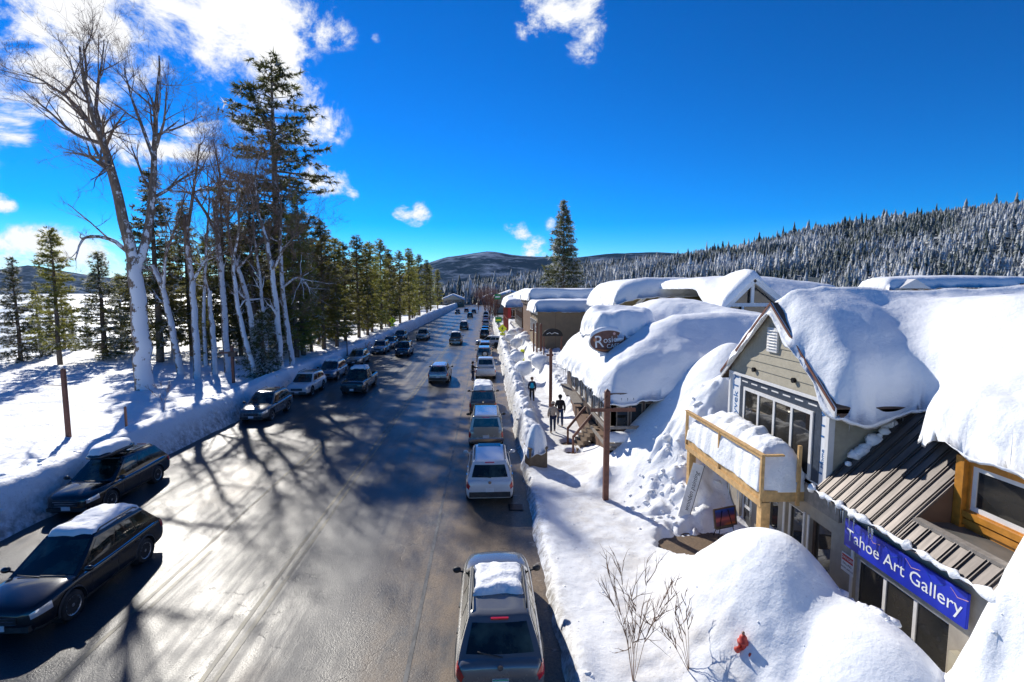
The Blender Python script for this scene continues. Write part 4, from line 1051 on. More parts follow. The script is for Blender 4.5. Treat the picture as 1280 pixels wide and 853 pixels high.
ss = blanket('sign_snow', smooth_poly([(-.95, -.08), (.95, -.08), (.95, .3), (-.95, .3)], 1), lambda X, Y: .60 * np.sqrt(np.clip(1 - (X / 1.02) ** 2, .05, 1)), .14, .05, 'snow', so, rad=.12, amp=.03)

# ------------------------------------------------------------------ buildings farther along and behind
def snow_slab(root, m_, x0, x1, y0, y1, z, th, seed, base=None, res=.3, rad=.8, amp=.18, ov=.5, droop=.2, name='roof_snow'):
    poly = rough_poly([(x0 - ov, y0 - ov), (x1 + ov, y0 - ov), (x1 + ov, y1 + ov), (x0 - ov, y1 + ov)], .9, .12, seed)
    o = blanket(name, poly, base or (lambda X, Y: X * 0 + z), th, res, 'snow', None, rad=rad, amp=amp, seed=seed, droop=droop, nscale=.3)
    o.parent = root; o.matrix_parent_inverse = m_
def bld(name, x, y, label):
    e = empty(name, (x, y, 0), 0, label=label, cat='building'); m_ = Matrix.Translation((-x, -y, 0))
    def P(mb, n, mat, bevel=0):
        o = mb.build(n, mat, None, False, bevel); o.parent = e; o.matrix_parent_inverse = m_; return o
    return e, m_, P
def win(P, X0, X1, Y, z0, z1, axis='y', frame='white_trim'):
    f = MB(); fw = .08
    def b(u0, u1, d0, d1, a, c): return f.bbox(u0, u1, Y + d0, Y + d1, a, c) if axis == 'y' else f.bbox(Y + d0, Y + d1, u0, u1, a, c)
    b(X0, X1, -.05, -.002, z0, z0 + fw); b(X0, X1, -.05, -.002, z1 - fw, z1); b(X0, X0 + fw, -.049, -.003, z0 + fw, z1 - fw); b(X1 - fw, X1, -.049, -.003, z0 + fw, z1 - fw); b((X0 + X1) / 2 - .03, (X0 + X1) / 2 + .03, -.048, -.004, z0 + fw, z1 - fw)
    fo = P(f, 'window', frame)
    g = MB(); (g.bbox(X0 + fw, X1 - fw, Y - .03, Y - .022, z0 + fw, z1 - fw) if axis == 'y' else g.bbox(Y - .03, Y - .022, X0 + fw, X1 - fw, z0 + fw, z1 - fw)).build('pane', 'window_glass', fo)
# tan flat roofed shop
e, m_, P = bld('tan_shop', 10, 66, 'tan shop with a flat snow slab roof beyond the cafe')
P(MB().bbox(6.2, 20, 62, 72, 0, 6.0), 'wall', 'tan_wall'); P(MB().bbox(6.12, 6.198, 62, 72, 5.5, 6.0), 'fascia', 'white_trim')
for i in range(3): P(MB().bbox(8.4 + i * 3.2, 8.44 + i * 3.2, 61.985, 61.999, .2, 5.9), 'panel_joint', 'brown_wall')
for i in range(4): win(P, 63 + i * 2.3, 64.6 + i * 2.3, 6.19, 3.2, 4.8, 'x')
snow_slab(e, m_, 6.2, 20, 62, 72, 6.02, 1.25, 31)
e, m_, P = bld('long_shop', 14, 84, 'long low shop behind the tan shop with blue shaded snow roof')
P(MB().bbox(6.6, 30, 76, 92, 0, 7.2), 'wall', 'brown_wall'); P(MB().bbox(6.3, 6.59, 76, 92, 6.4, 7.2), 'fascia', 'dark_wood')
snow_slab(e, m_, 6.6, 30, 76, 92, 7.22, 1.6, 32)
# brown shop with porch, red posts, hanging signs
e, m_, P = bld('porch_shop', 6, 108, 'brown shop with snow topped porch roof and red porch posts')
P(MB().bbox(6.8, 20, 98, 122, 0, 6.6), 'wall', 'brown_wall')
for i in range(6): win(P, 99 + i * 3.8, 101 + i * 3.8, 6.79, 1.2, 3.2, 'x')
for i in range(6): win(P, 99 + i * 3.8, 101 + i * 3.8, 6.79, 4.4, 6.0, 'x')
P(MB().bbox(3.9, 6.8, 97.6, 122, 5.35, 5.6), 'porch_roof', 'dark_wood')
for i in range(7): P(MB().bbox(4.0, 4.25, 98 + i * 3.9, 98.25 + i * 3.9, 0, 5.349), 'porch_post', 'red_trim')
P(MB().bbox(4.05, 4.2, 98, 122, 2.9, 3.1), 'porch_rail', 'red_trim')
snow_slab(e, m_, 4.0, 6.6, 97.6, 122, 5.62, 1.4, 33, ov=.45, amp=.4); snow_slab(e, m_, 6.8, 20, 98, 122, 6.62, 1.7, 34)
rb_ = empty('red_banner', (4.4, 97.4, 3.4), 0, label='red vertical banner hanging from the porch shop corner', cat='banner')
MB().bbox(-.3, .3, -.02, .02, 0, 2.6).build('cloth', 'red_ink', rb_); MB().tube([(-.35, 0, 2.65), (.4, 0, 2.65)], .03, 6).build('rod', 'metal_black', rb_)
for i, (px, py, c_) in enumerate(((622, 371, 'sign_green'), (623, 400, 'sign_green'))):
    p_ = aty(px, py, 100 if i == 0 else 92)
    e = empty('hanging_sign', (p_.x, p_.y, p_.z - .5), 0, label=('green shop sign under the porch shop eave', 'bright green street sign low beside the crossing')[i], cat='sign')
    MB().bbox(-.6, .6, -.04, .04, 0, 1.0).build('board', c_, e, bevel=.02); MB().bbox(-.45, .45, -.05, -.041, .3, .6).build('panel', 'white_ink' if i == 0 else 'sign_yellow', e); MB().tube([(0, .06, 1.0), (0, .06, -p_.z + .5)], .04, 6).build('bracket', 'metal_black', e)
# olive hall behind the cafe with curved snow roof
e, m_, P = bld('olive_hall', 18, 47, 'olive walled hall behind the cafe under one arched snow roof')
P(MB().bbox(13.2, 22.5, 43.5, 54, 0, 8.0), 'wall', 'olive_wall'); P(MB().bar((12.9, 43.4, 7.2), (14.4, 43.4, 8.5), .12, .3), 'rake_board', 'white_trim')
snow_slab(e, m_, 11.5, 22.5, 43.5, 54, 8.0, 1.35, 35, base=lambda X, Y: 8.15 - .028 * np.maximum(14.5 - X, 0) ** 2.6 - .02 * np.maximum(X - 18, 0) ** 2, rad=1.3, ov=.9, droop=.35)
e, m_, P = bld('roof_tower', 19, 39, 'small white walled tower with a dark ribbed metal hip roof')
tx, ty = aty(908, 362, 39).x, 39.0
P(MB().bbox(tx - 1.1, tx + 1.1, ty - 1.1, ty + 1.1, 0, 8.25), 'wall', 'white_trim'); P(MB().bbox(tx - 1.2, tx + 1.2, ty - 1.2, ty + 1.2, 7.3, 7.42), 'rail', 'white_trim')
win(P, tx - .8, tx + .3, ty - 1.1, 7.5, 8.1)
a = 1.55; mb = MB(); mb.add([(tx - a, ty - a, 8.25), (tx + a, ty - a, 8.25), (tx + a, ty + a, 8.25), (tx - a, ty + a, 8.25), (tx - .5, ty, 9.35), (tx + .9, ty, 9.35)], [(0, 1, 5, 4), (1, 2, 5), (2, 3, 4, 5), (3, 0, 4), (3, 2, 1, 0)]); P(mb, 'roof', 'rust_metal')
for i in range(8):
    u = -a + .2 + i * .39; P(MB().bar((tx + u, ty - a - .01, 8.27), (tx - .45 + i * .19, ty - .02, 9.37), .05, .05), 'rib', 'dark_wood')
# gabled lodge behind the cafe: open truss gable
e, m_, P = bld('lodge', 18, 33, 'lodge with open white truss gable and rounded snow roof behind the gallery')
ly_ = 31.0; pk_ = aty(943, 349, ly_); l_ = aty(905, 386, ly_); r_ = aty(988, 392, ly_)
P(MB().bbox(l_.x + .3, 26, ly_ + .6, 42, 0, l_.z - .2), 'wall', 'olive_wall')
mb = MB(); mb.add([(l_.x + .4, ly_ + .35, l_.z - 1.5), (r_.x - .4, ly_ + .35, l_.z - 1.5), (r_.x - .4, ly_ + .35, l_.z), (pk_.x, ly_ + .35, pk_.z - .3), (l_.x + .4, ly_ + .35, l_.z)], [(0, 1, 2, 3, 4)]); P(mb, 'gable_glass', 'window_glass')
P(MB().bar((l_.x, ly_, l_.z), (pk_.x, ly_, pk_.z), .2, .36), 'rake_board', 'white_trim'); P(MB().bar((r_.x, ly_, l_.z), (pk_.x, ly_, pk_.z), .2, .36), 'rake_board', 'white_trim')
P(MB().bbox(l_.x + .2, r_.x - .2, ly_ + .1, ly_ + .28, l_.z + .12, l_.z + .34), 'truss_beam', 'white_trim'); P(MB().bbox(pk_.x - .1, pk_.x + .1, ly_ + .12, ly_ + .26, l_.z + .341, pk_.z - .2), 'truss_post', 'white_trim')
for u in (.3, .7): P(MB().bbox(l_.x + (r_.x - l_.x) * u - .06, l_.x + (r_.x - l_.x) * u + .06, ly_ + .13, ly_ + .25, l_.z - 1.5, l_.z + .119), 'mullion', 'white_trim')
sl = (pk_.z - l_.z) / (pk_.x - l_.x)
def lbase(X, Y): return np.maximum(pk_.z + .15 - sl * np.abs(X - pk_.x), l_.z - .1) * (1 - sstep(32, 36, Y)) + sstep(32, 36, Y) * (pk_.z - .3 - .03 * (X - pk_.x - 2) ** 2 * .5)
o = blanket('roof_snow', rough_poly([(l_.x - .2, ly_ - .1), (pk_.x, ly_ - .15), (r_.x + .2, ly_ - .1), (r_.x + 3.5, 33.5), (25, 35), (24.5, 43), (l_.x, 43)], .7, .08, 4), lbase, .62, .2, 'snow', None, rad=.7, amp=.2, seed=41, nscale=.35)
o.parent = e; o.matrix_parent_inverse = m_
# roof at the far right
e, m_, P = bld('far_roof_house', 40, 52, 'house at the far right showing only its snow roof and tiny gable')
P(MB().bbox(39, 75, 48, 51.5, 0, 8.6), 'wall', 'brown_wall')
g_ = aty(1145, 349, 47.2); mb = MB(); mb.add([(g_.x - 1.6, 47.2, 8.6), (g_.x + 1.6, 47.2, 8.6), (g_.x, 47.2, 9.5), (g_.x - 1.6, 50, 8.6), (g_.x + 1.6, 50, 8.6), (g_.x, 50, 9.5)], [(0, 1, 2), (2, 1, 4, 5), (0, 2, 5, 3)]); P(mb, 'gable', 'white_trim')
P(MB().bbox(52, 75, 47.3, 47.9, 8.9, 9.1), 'ridge_gap', 'dark_wood')
snow_slab(e, m_, 39, 75, 48, 51.5, 8.6, .95, 36, base=lambda X, Y: 8.55 + .05 * np.minimum(X - 38, 6) + .04 * (Y - 48), rad=1.2)
# more town behind: simple houses whose snowy roofs show in the gaps and down the street
for i, (x, y, w, d, h, lb) in enumerate(((30, 74, 12, 10, 6.2, 'cream house behind the long shop with snow gable roof'), (11, 140, 12, 14, 6, 'grey house down the street past the porch shop'), (13, 172, 12, 16, 5.2, 'small far grey house with white gable beyond the bare trees'),
                                         (10, 215, 14, 14, 6, 'farthest shop on the right side of the street'), (-19, 300, 12, 12, 4.2, 'cream house at the far end of the street on the left'), (2, 345, 10, 10, 4.2, 'white house closing the far end of the street'))):
    e, m_, P = bld('house', x, y, lb)
    P(MB().bbox(x - w / 2, x + w / 2, y - d / 2, y + d / 2, 0, h), 'wall', ('siding', 'tan_wall', 'stucco')[i % 3])
    mb = MB(); mb.add([(x - w / 2, y - d / 2 - .02, h), (x + w / 2, y - d / 2 - .02, h), (x, y - d / 2 - .02, h + 2.6)], [(0, 1, 2)]); P(mb, 'gable', 'siding')
    for k in range(3): win(P, x - w / 2 + 1 + k * (w - 4) / 2, x - w / 2 + 2.6 + k * (w - 4) / 2, y - d / 2, 2, 3.8)
    for k in range(3): win(P, y - d / 2 + 1 + k * (d - 4) / 2, y - d / 2 + 2.6 + k * (d - 4) / 2, x - w / 2, 2, 3.8, 'x')
    snow_slab(e, m_, x - w / 2, x + w / 2, y - d / 2, y + d / 2, h, .8, 50 + i, base=lambda X, Y, x=x, w=w, h=h: h + 2.65 * (1 - np.abs(X - x) / (w / 2 + .5)), res=.5)

# ------------------------------------------------------------------ vehicles
def crom(tab, t):
    """Catmull-Rom through rows (key, a, b, ...) sampled at keys t"""
    tab = np.array(tab, float); k = tab[:, 0]; t = np.clip(t, k[0], k[-1])
    i = np.clip(np.searchsorted(k, t, side='right') - 1, 0, len(k) - 2)
    p0, p1, p2, p3 = (tab[np.clip(i + d, 0, len(k) - 1)] for d in (-1, 0, 1, 2))
    u = ((t - k[i]) / (k[i + 1] - k[i]))[:, None]
    m1 = (p2 - p0) / np.maximum(p2[:, :1] - p0[:, :1], 1e-6) * (k[i + 1] - k[i])[:, None]; m2 = (p3 - p1) / np.maximum(p3[:, :1] - p1[:, :1], 1e-6) * (k[i + 1] - k[i])[:, None]
    return ((2 * u ** 3 - 3 * u ** 2 + 1) * p1 + (u ** 3 - 2 * u ** 2 + u) * m1 + (-2 * u ** 3 + 3 * u ** 2) * p2 + (u ** 3 - u ** 2) * m2)[:, 1:]
SEC = [(0, 0, 0), (.10, .80, 0), (.17, .93, .07), (.28, .985, .22), (.42, 1.0, .46), (.52, .992, .66), (.60, .965, .83), (.66, .915, .93), (.72, .84, .975), (.85, .5, 1.0), (1.0, 0, 1.0)]
KINDS_ = {
 'wagon': dict(L=4.78, W=1.84, H=1.68, st=[(-.5, .78, .42, .45), (-.492, .88, .36, .55), (-.478, .94, .31, .60), (-.40, .985, .26, .625), (-.2, 1, .22, .615), (0, 1, .21, .60), (.15, 1, .21, .595), (.24, .995, .21, .595), (.33, .982, .22, .575), (.40, .945, .23, .55), (.445, .88, .24, .525), (.475, .79, .26, .495), (.491, .68, .29, .455), (.5, .52, .34, .41)],
              cab=(.245, -.472, .04, -.355, .91, .69), win=[(.05, .36), (.385, .66), (.69, .93)], wh=.365, axle=(.288, -.285), rails=True),
 'suv': dict(L=4.72, W=1.88, H=1.72, st=[(-.5, .80, .42, .46), (-.493, .90, .36, .56), (-.480, .95, .31, .605), (-.40, .99, .25, .62), (-.2, 1, .22, .61), (0, 1, .21, .605), (.15, 1, .21, .60), (.25, .995, .22, .605), (.33, .985, .23, .59), (.40, .955, .24, .575), (.447, .90, .25, .55), (.477, .82, .27, .515), (.492, .72, .30, .475), (.5, .56, .35, .43)],
              cab=(.255, -.478, .06, -.39, .91, .71), win=[(.05, .36), (.385, .67), (.70, .93)], wh=.38, axle=(.295, -.285), rails=True),
 'boxy': dict(L=4.7, W=1.85, H=1.80, st=[(-.5, .86, .42, .50), (-.494, .93, .37, .57), (-.482, .97, .33, .60), (-.40, .99, .28, .60), (-.2, 1, .26, .60), (0, 1, .26, .60), (.15, 1, .26, .60), (.22, 1, .26, .60), (.33, .995, .27, .59), (.41, .98, .28, .575), (.465, .95, .30, .555), (.492, .89, .33, .50), (.5, .82, .37, .45)],
              cab=(.20, -.485, .10, -.455, .91, .75), win=[(.03, .32), (.35, .66), (.69, .96)], wh=.38, axle=(.30, -.29), rails=True),
 'pickup': dict(L=5.6, W=1.95, H=1.86, st=[(-.5, .90, .50, .56), (-.495, .95, .45, .585), (-.48, .98, .40, .59), (-.40, .99, .33, .59), (-.2, 1, .30, .59), (0, 1, .30, .59), (.15, 1, .30, .59), (.22, 1, .30, .59), (.33, .995, .30, .585), (.41, .985, .31, .575), (.47, .96, .33, .56), (.492, .92, .36, .51), (.5, .86, .40, .46)],
              cab=(.20, -.13, .11, -.09, .90, .74), win=[(.04, .50), (.54, .95)], wh=.40, axle=(.31, -.29), rails=False, bed=True),
}
CARCACHE = {}
def car_parts(kind):
    if kind in CARCACHE: return CARCACHE[kind]
    K = KINDS_[kind]; L, W, H = K['L'], K['W'], K['H']; out = []
    hw = W / 2
    st = [(a, b, c, d) for (a, b, c, d) in K['st']]
    def hull(t_, k_):
        s = crom(st, np.asarray(t_, float)); c = crom(SEC, np.asarray(k_, float))
        w, zb, zt = s[:, 0] * hw, s[:, 1], s[:, 2] * H
        front = np.clip((np.asarray(t_) - .2) / .1, 0, 1)
        crown = .06 * front * np.clip((np.asarray(k_) - .66) / .34, 0, 1) ** .7
        return np.stack([w * c[:, 0], np.asarray(t_) * L, zb + (zt - zb) * c[:, 1] + crown], 1)
    ts = np.concatenate([[-.5, -.497, -.493, -.487, -.478], np.linspace(-.465, .44, 36), [.452, .465, .476, .486, .493, .497, .5]]); ks = np.concatenate([[0, .05], np.linspace(.1, .72, 22), [.78, .85, .92, 1]])
    n, m = len(ts), len(ks)
    T_, K_ = np.meshgrid(ts, ks, indexing='ij'); P = hull(T_.ravel(), K_.ravel()).reshape(n, m, 3)
    full = np.concatenate([P, (P[:, 1:-1] * [-1, 1, 1])[:, ::-1]], 1); mm = full.shape[1]
    V = full.reshape(-1, 3); F = [(i * mm + j, i * mm + (j + 1) % mm, (i + 1) * mm + (j + 1) % mm, (i + 1) * mm + j) for i in range(n - 1) for j in range(mm)]
    F += [tuple(reversed(range(mm))), tuple(range((n - 1) * mm, n * mm))]
    me = unflip(mk('hull', V, F, True))
    wr = K['wh']
    # wheel arches cut into the hull
    cut = MB()
    for ax_ in K['axle']:
        for s in (-1, 1):
            cut.lathe([(wr + .055, s * (hw - .32)), (wr + .055, s * (hw + .2))] if s > 0 else [(wr + .055, s * (hw + .2)), (wr + .055, s * (hw - .32))], 28, (0, ax_ * L, wr + .01), 'x')
    if K.get('bed'): cut.bbox(-hw * .82, hw * .82, -.47 * L, -.145 * L, .85, 1.6)
    cme = unflip(cut.mesh('cutter')); co = bpy.data.objects.new('cutter', cme); COL.objects.link(co)
    bo = bpy.data.objects.new('hull', me); COL.objects.link(bo)
    bmod = bo.modifiers.new('b', 'BOOLEAN'); bmod.object = co; bmod.operation = 'DIFFERENCE'; bmod.solver = 'EXACT'
    dg = bpy.context.evaluated_depsgraph_get(); dg.update()
    me2 = bpy.data.meshes.new_from_object(bo.evaluated_get(dg)); me2.name = 'body'
    bpy.data.objects.remove(bo); bpy.data.objects.remove(co)
    if len(me2.polygons) < 50: me2 = me
    me2.materials.clear(); me2.materials.append(M['paint_black'])
    me2.polygons.foreach_set('use_smooth', np.ones(len(me2.polygons), dtype=bool))
    try: me2.set_sharp_from_angle(angle=R(62))
    except Exception: pass
    out.append(('body', me2, 'PAINT', None))
    def patch(t0, t1, k0, k1, side, off=.006, nt=8, nk=6, shape=None):
        tt = np.linspace(t0, t1, nt); kk = np.linspace(k0, k1, nk); A, B = np.meshgrid(tt, kk, indexing='ij')
        if shape is not None: A, B = shape(A, B)
        a, b = A.ravel(), B.ravel(); P0 = hull(a, b); e = 1e-3
        du = hull(a + e, b) - hull(a - e, b); dv = hull(a, b + e) - hull(a, b - e); nn = np.cross(du, dv); nn /= np.linalg.norm(nn, axis=1)[:, None] + 1e-9
        c0 = np.array([0, 0, H * .3]); sg = np.sign(((P0 - [0, 0, .5]) * nn * [1, .2, 1]).sum(1)); nn *= np.where(sg == 0, 1, sg)[:, None]
        P1 = P0 + nn * off
        if side < 0: P1 = P1 * [-1, 1, 1]
        F_ = [(i * nk + j, i * nk + j + 1, (i + 1) * nk + j + 1, (i + 1) * nk + j) for i in range(nt - 1) for j in range(nk - 1)]
        return P1, F_
    def PT(name, mat, *a, par=None, **k):
        V_, F_ = patch(*a, **k); me_ = unflip(mk(name, V_, F_, True)); me_.materials.append(M['cladding']); out.append((name, me_, mat, par))
    def BX(name, mat, mb, par=None, smooth=False):
        me_ = mb.mesh(name, smooth); me_.materials.append(M['cladding']); out.append((name, me_, mat, par))
    zt0 = lambda y: float(crom(st, np.array([y]))[0, 2] * H)
    # cabin (greenhouse)
    def cabin(y0, y1, y2, y3, wb, wt, wins, tag_='cabin', zr=H, rear_glass=True, front_glass=True):
        zb0 = min(zt0(y0), zt0(y1)) - .05; zr0 = zr - .075
        ne = {0: 8, 1: 16, 2: 8, 3: 16}
        def ring(v):
            # v 0..1 belt to roof edge; returns four corner points: front-left, front-right, rear-right, rear-left
            ease = v ** .92
            yf = (y0 + (y2 - y0) * ease) * L; yr = (y1 + (y3 - y1) * ease) * L
            w = hw * (wb + (wt - wb) * (v ** 1.25)); z_ = zb0 + (zr0 - zb0) * v
            return yf, yr, w, z_
        drop = .085 if kind in ('wagon', 'suv') else .02
        def sag(y, v): return drop * v * max(0.0, ((y2 * L - y) / ((y2 - y1) * L))) ** 1.6
        def G_(edge, s, v):
            yf, yr, w, z_ = ring(v)
            bowf, bowr = .085 * (1 - (2 * s - 1) ** 2), .05 * (1 - (2 * s - 1) ** 2)
            if edge == 0: return (-w + 2 * w * s, yf + bowf, z_)
            if edge == 1: return (w + .018 * math.sin(math.pi * s), yf + (yr - yf) * s, z_ - sag(yf + (yr - yf) * s, v))
            if edge == 2: return (w - 2 * w * s, yr - bowr, z_ - sag(yr, v))
            return (-w - .018 * math.sin(math.pi * s), yr + (yf - yr) * s, z_ - sag(yr + (yf - yr) * s, v))
        vs = [0, .2, .4, .6, .8, .92, 1.0]; V_ = []; npr = 0
        for v in vs:
            r_ = []
            for e_ in range(4):
                for q in range(ne[e_]): r_.append(G_(e_, q / ne[e_], v))
            npr = len(r_); V_ += r_
        cy = sum(p[1] for p in V_[-npr:]) / npr
        base_n = len(vs)
        for (sh, dz_) in ((.95, .035), (.86, .055), (.6, .07), (.3, .075)):
            for p in V_[(base_n - 1) * npr: base_n * npr]: V_.append((p[0] * sh, cy + (p[1] - cy) * (1 - (1 - sh) * .55), p[2] + dz_))
        nr = base_n + 4
        F_ = [(i * npr + j, i * npr + (j + 1) % npr, (i + 1) * npr + (j + 1) % npr, (i + 1) * npr + j) for i in range(nr - 1) for j in range(npr)] + [tuple(range((nr - 1) * npr, nr * npr))]
        me_ = unflip(mk(tag_, V_, F_, True)); me_.materials.append(M['paint_black'])
        try: me_.set_sharp_from_angle(angle=R(42))
        except Exception: pass
        out.append((tag_, me_, 'PAINT', None))
        def glass(name, e_, s0, s1, v0, v1, off=.007, par=None, mat='car_glass', rise=0):
            ns, nv = 9, 5; PV = []
            for i in range(ns):
                for j in range(nv):
                    s = s0 + (s1 - s0) * i / (ns - 1); q0 = v0 + rise * (s if e_ == 1 else 1 - s); v = q0 + (v1 - q0) * j / (nv - 1)
                    p = Vector(G_(e_, s, v)); du = Vector(G_(e_, s + .01, v)) - Vector(G_(e_, s - .01, v)); dv = Vector(G_(e_, s, v + .01)) - Vector(G_(e_, s, v - .01))
                    nn = du.cross(dv).normalized(); ctr = Vector((0, cy, H * .7))
                    if nn.dot(p - ctr) < 0: nn = -nn
                    PV.append(p + nn * off)
            F2 = [(i * nv + j, (i + 1) * nv + j, (i + 1) * nv + j + 1, i * nv + j + 1) for i in range(ns - 1) for j in range(nv - 1)]
            m2 = mk(name, PV, F2, True); m2.materials.append(M['car_glass']); out.append((name, m2, mat, par))
        if front_glass: glass('windshield', 0, .06, .94, .10, .93)
        if rear_glass: glass('rear_window', 2, .08, .92, .22 if rear_glass is True else rear_glass, .90)
        for (a, b) in wins:
            glass('side_window', 1, a, b, .16, .88, rise=.20 if kind in ('wagon', 'suv') else .04); glass('side_window', 3, 1 - b, 1 - a, .16, .88, rise=.20 if kind in ('wagon', 'suv') else .04)
        return G_
    y0, y1, y2, y3, wb, wt = K['cab']
    cabin(y0, y1, y2, y3, wb, wt, K['win'])
    # wipers, lights, grille, bumpers, plates
    for s in (-1, 1):
        PT('headlight', 'head_lamp', .40, .484, .50, .615, s, .008, shape=lambda A, B: (A, B + (A - .405) * .3 * 0))
        if kind == 'pickup' or kind == 'boxy': PT('tail_light', 'tail_red', -.499, -.478, .42, .62, s, .01)
        else: PT('tail_light', 'tail_red', -.497, -.448, .50, .64, s, .01)
        PT('sill_cladding', 'cladding', -.49, .485, .10, .26, s, .006, nt=46, nk=4)
        for dd in ((.155, -.045, -.245) if kind != 'pickup' else (.155, .03, -.11)): PT('door_seam', 'cladding', dd, dd + .003, .28, .68, s, .003, nt=2, nk=10)
        for dd in ((-.02, -.22) if kind != 'pickup' else (.05, -.09)):
            q = hull([dd], [.56])[0]; BX('door_handle', 'cladding' if kind != 'suv' else 'chrome', MB().box((s * (q[0] + .012), q[1], q[2]), (.03, .17, .028)))
        PT('belt_trim', 'chrome' if kind in ('wagon', 'suv') else 'cladding', -.40, .19, .645, .66, s, .006, nt=26, nk=2)
        # mirror
        ym = (y0 - .045) * L; zm = zt0(y0) + .10
        mb = MB(); mb.lathe([(.02, -.05), (.085, -.04), (.10, .02), (.07, .07), (.02, .085)], 10, (0, 0, 0), 'y'); mb.v = [(v[0] * 1.15 + s * (hw + .11), v[1] + ym, v[2] * .8 + zm) for v in mb.v]
        mb.tube([(s * (hw * .93), ym, zm - .06), (s * (hw + .08), ym, zm - .03)], .025, 6); BX('mirror', 'MIRROR', mb, smooth=True)
    fz = zt0(.49)
    BX('grille', 'cladding', MB().box((0, .5 * L - .004, fz * .80), (W * .46, .03, .17)), None)
    BX('grille_bar', 'chrome', MB().box((0, .5 * L + .014, fz * .80), (W * .40, .012, .022)).box((0, .5 * L + .013, fz * .80 + .082), (W * .47, .012, .016)).box((0, .5 * L + .013, fz * .80 - .082), (W * .44, .012, .016)))
    BX('front_bumper', 'cladding', MB().box((0, .488 * L, .40), (W * .74, .13, .13)))
    BX('rear_bumper', 'cladding' if kind != 'pickup' else 'chrome', MB().box((0, -.492 * L, .50), (W * .84, .13, .20 if kind != 'pickup' else .14)))
    rzp = .78 if kind != 'pickup' else .9
    BX('license_plate', 'plate_white', MB().box((0, -.5 * L - (.004 if kind != 'pickup' else .002), rzp * H * .5), (.32, .012, .16)))
    BX('license_plate', 'plate_white', MB().box((0, .5 * L + .012, .46), (.31, .012, .15)))
    BX('emblem', 'chrome', MB().lathe([(.01, -.006), (.06, -.006), (.06, .006), (.01, .006)], 12, (0, -.493 * L - .02, .56 * H), 'y'))
    if kind in ('suv', 'wagon', 'boxy'):
        BX('wiper', 'cladding', MB().bar((.05, -.474 * L - .03, .655 * H), (-.45, -.455 * L - .02, .69 * H), .02, .02))
        BX('brake_light', 'tail_red', MB().box((0, (y3 - .012) * L - .06, H - .085), (.36, .05, .03)))
    BX('wiper', 'cladding', MB().bar((-.62, (y0 + .0) * L + .02, zt0(y0) + .035), (.0, (y0 - .01) * L + .07, zt0(y0) + .05), .02, .02).bar((-.02, (y0 + .0) * L + .07, zt0(y0) + .045), (.6, (y0 - .01) * L + .02, zt0(y0) + .05), .02, .02))
    if K['rails']:
        for s in (-1, 1):
            xr = s * hw * (wt - .06)
            BX('roof_rail', 'cladding', MB().tube([(xr, (y2 - .03) * L, H - .05), (xr, (y2 - .06) * L, H + .025), (xr, (y3 + .06) * L, H + .025), (xr, (y3 + .03) * L, H - .05)], .02, 6), smooth=True)
    if K.get('bed'):
        BX('bed_liner', 'cladding', MB().bbox(-hw * .815, hw * .815, -.468 * L, -.147 * L, .86, .87))
    # wheels
    tyre = MB(); tyre.lathe([(wr * .62, -.105), (wr * .90, -.115), (wr * .985, -.085), (wr, -.04), (wr, .04), (wr * .985, .085), (wr * .90, .115), (wr * .62, .105)], 28, (0, 0, 0), 'x')
    tm_ = unflip(tyre.mesh('tyre', True)); tm_.materials.append(M['tyre'])
    rim = MB(); rim.lathe([(.03, -.06), (wr * .60, -.06), (wr * .635, -.10), (wr * .67, -.112), (wr * .67, .112), (wr * .635, .10), (wr * .60, .05), (wr * .58, .03), (.05, .03)], 24, (0, 0, 0), 'x')
    rmesh = unflip(rim.mesh('rim_barrel', True)); rmesh.materials.append(M['cladding'])
    spk = MB()
    for q in range(5):
        for dth in (-.13, .13):
            a0 = 2 * math.pi * q / 5 + dth * .6; a1 = 2 * math.pi * q / 5 + dth * 1.5
            spk.bar((.088, .04 * math.cos(a0), .04 * math.sin(a0)), (.095, wr * .63 * math.cos(a1), wr * .63 * math.sin(a1)), .035, .022, (1, 0, 0))
    spk.lathe([(.02, .07), (.055, .09), (.045, .105), (.01, .11)], 12, (0, 0, 0), 'x'); spk.lathe([(wr * .61, .09), (wr * .665, .113), (wr * .665, .118), (wr * .60, .1)], 24, (0, 0, 0), 'x')
    sme = spk.mesh('rim'); sme.materials.append(M['rim'])
    wells = []
    for ax_ in K['axle']:
        for s in (-1, 1):
            w_ = MB(); nn = 26
            w_.v = [(x, ax_ * L + (wr + .052) * math.cos(2 * math.pi * k / nn), wr + .01 + (wr + .052) * math.sin(2 * math.pi * k / nn)) for x in (s * (hw - .315), s * (hw - .012)) for k in range(nn)]
            w_.f = [(k, (k + 1) % nn, (k + 1) % nn + nn, k + nn) for k in range(nn)] + [tuple(range(nn))]
            BX('wheel_arch', 'tyre', w_)
            if kind in ('wagon', 'suv', 'boxy'):
                t_ = MB(); q_ = hw * float(crom(st, np.array([ax_]))[0, 0]) + .004; kk_ = [k for k in range(17)]
                for rr_2 in (wr + .05, wr + .095):
                    for k in kk_:
                        th = math.pi * (-.06 + 1.12 * k / 16); t_.v.append((s * (q_ + (.012 if rr_2 < wr + .06 else -.012)), ax_ * L + rr_2 * math.cos(th), wr + .01 + rr_2 * math.sin(th)))
                t_.f = [(k, k + 1, k + 18, k + 17) for k in range(16)]
                BX('arch_trim', 'cladding', t_)
    # arch lips
    CARCACHE[kind] = (out, (tm_, rmesh, sme), K)
    return CARCACHE[kind]
CARS = 'cars on the snowy street'
